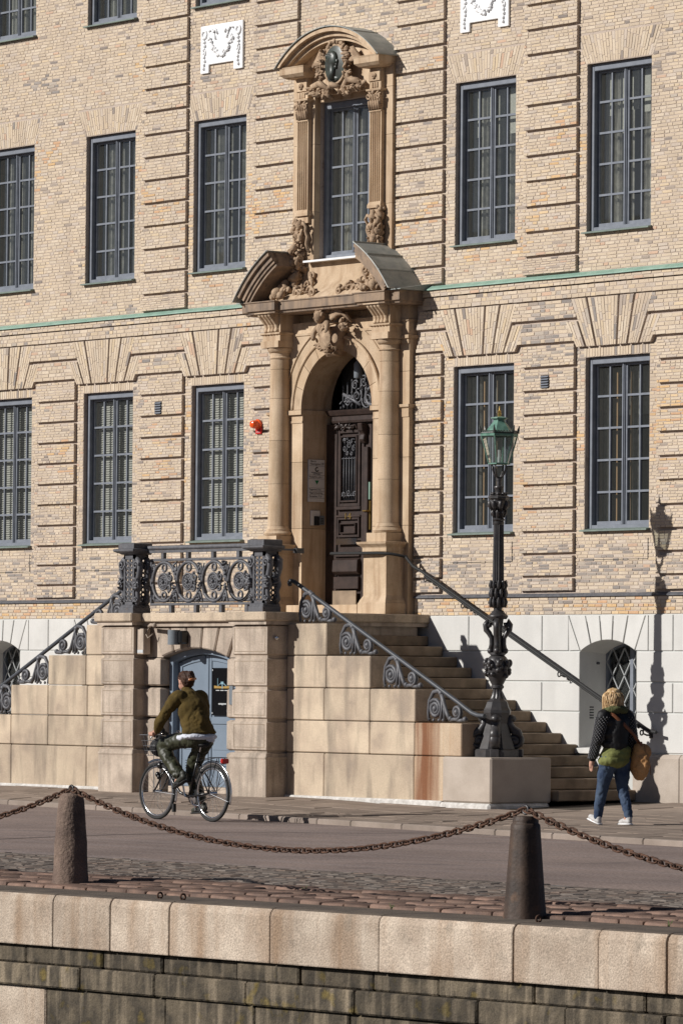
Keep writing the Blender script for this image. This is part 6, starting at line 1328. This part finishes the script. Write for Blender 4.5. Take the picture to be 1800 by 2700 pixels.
soft('jeans', 'jeans', WM, [([LHp, (.055, .095, .60), LKn, (.14, .11, .26), LAn], [.115, .092, .068, .060, .048]), ([RHp, (-.005, -.095, .60), RKn, (-.085, -.10, .25), RAn], [.115, .092, .068, .060, .048])], [((-.01, 0, .735), (.125, .165, .085))], .009, 4, (.035, .010))
for y, hx, hz, tx, tz in ((.118, .12, .03, .335, .085), (-.10, -.175, .035, .045, .03)):
    soft('shoe', 'shoe_white', WM, [([(hx+.03, y, hz+.012), ((hx+tx)/2, y, (hz+tz)/2+.015), (tx-.03, y, tz+.005)], [.036, .038, .032])], [((hx+.035, y, hz+.05), (.04, .036, .04))], .007, 4); a, b = Vector((hx, y, hz-.018)), Vector((tx+.01, y, tz-.018)); m = MB(); m.tube([a, a.lerp(b, .5), b], [.012, .012, .010], 8, r2=[.036, .038, .03]); m.build('shoe_sole', 'white_metal', WM, smooth=True)
    m = MB()
    for k in range(3): p = a.lerp(b, .35+.12*k)+Vector((0, .034, .03)); m.tube([p, p+Vector((.02, 0, .02))], .004, 4)
    m.build('shoe_stripe', 'sign_metal', WM)
soft('hair', 'hair_blonde', WM, [], [(hd+Vector((-.01, 0, .02)), (.107, .098, .108), hr), (hd+Vector((-.035, 0, -.04)), (.085, .105, .095), hr), (hd+Vector((-.03, 0, -.09)), (.07, .10, .05), hr)], .007, 3, (.035, .02))
m = MB()
for k in range(460):
    a = RN.uniform(-2.35, 2.35); r0 = RN.uniform(.0, .06); top = hd+Vector((.02-r0*cos(a), r0*sin(a), .122-.6*r0)); rr_ = RN.uniform(.098, .132); dx, dy = -cos(a), sin(a)
    pts = [top]
    L_ = RN.uniform(.21, .30); ph = RN.uniform(0, 6.3)
    for i in range(1, 8):
        t = i/7; q = min(1, t*2.2); wob = .022*sin(ph+t*9)*t; pts.append(hd+Vector((dx*rr_*(sin(q*pi/2))*(1-.12*max(0, t-.6))+.0, dy*(rr_-.01)*sin(q*pi/2)*(1-.1*max(0, t-.6)), .118-L_*t**1.25))+Vector((-dy*wob, dx*wob, 0)))
    m.tube(pts, [.003, .0045, .005, .005, .0045, .004, .003, .001], 4)
m.build('hair_strands', 'hair_blonde', WM, smooth=True)
# shoulder bag: carried by her, so a thing of its own
SB = empty('shoulder_bag', (WX, WY, WZ), rotz=pi-.08); tag(SB, 'tan leather shoulder bag with brown strap on the hip of the blonde walker', 'bag')
soft('pouch', 'tan_leather', SB, [], [((-.14, -.25, .70), (.135, .075, .19), rz_(.3)), ((-.13, -.245, .86), (.10, .05, .09))], .009, 5, (.05, .016)); soft('flap', 'tan_leather', SB, [], [((-.15, -.285, .84), (.115, .055, .10), rz_(.3))], .008, 4)
m = MB(); m.tube([(-.15, -.225, .95), (-.155, -.15, 1.04), (-.155, -.02, 1.15), (-.10, .10, 1.265), (-.0, .125, 1.305), (.10, .07, 1.22), (.135, -.10, 1.05), (.06, -.23, .93)], .006, 6, r2=.022, up=(-1, 0, 0)); m.build('strap', 'brown_leather', SB, smooth=True)
m = MB(); m.box(-.19, -.13, -.25, -.215, .885, .96); m.build('strap_tab', 'brown_leather', SB, bevel=.006)
for k in range(3): MB().tube([(-.17+.03*k, -.34, .80), (-.17+.03*k-.02, -.36, .70), (-.19+.03*k, -.365, .58+.03*k)], [.008, .005, .004], 5).build('tassel', 'brown_leather', SB)
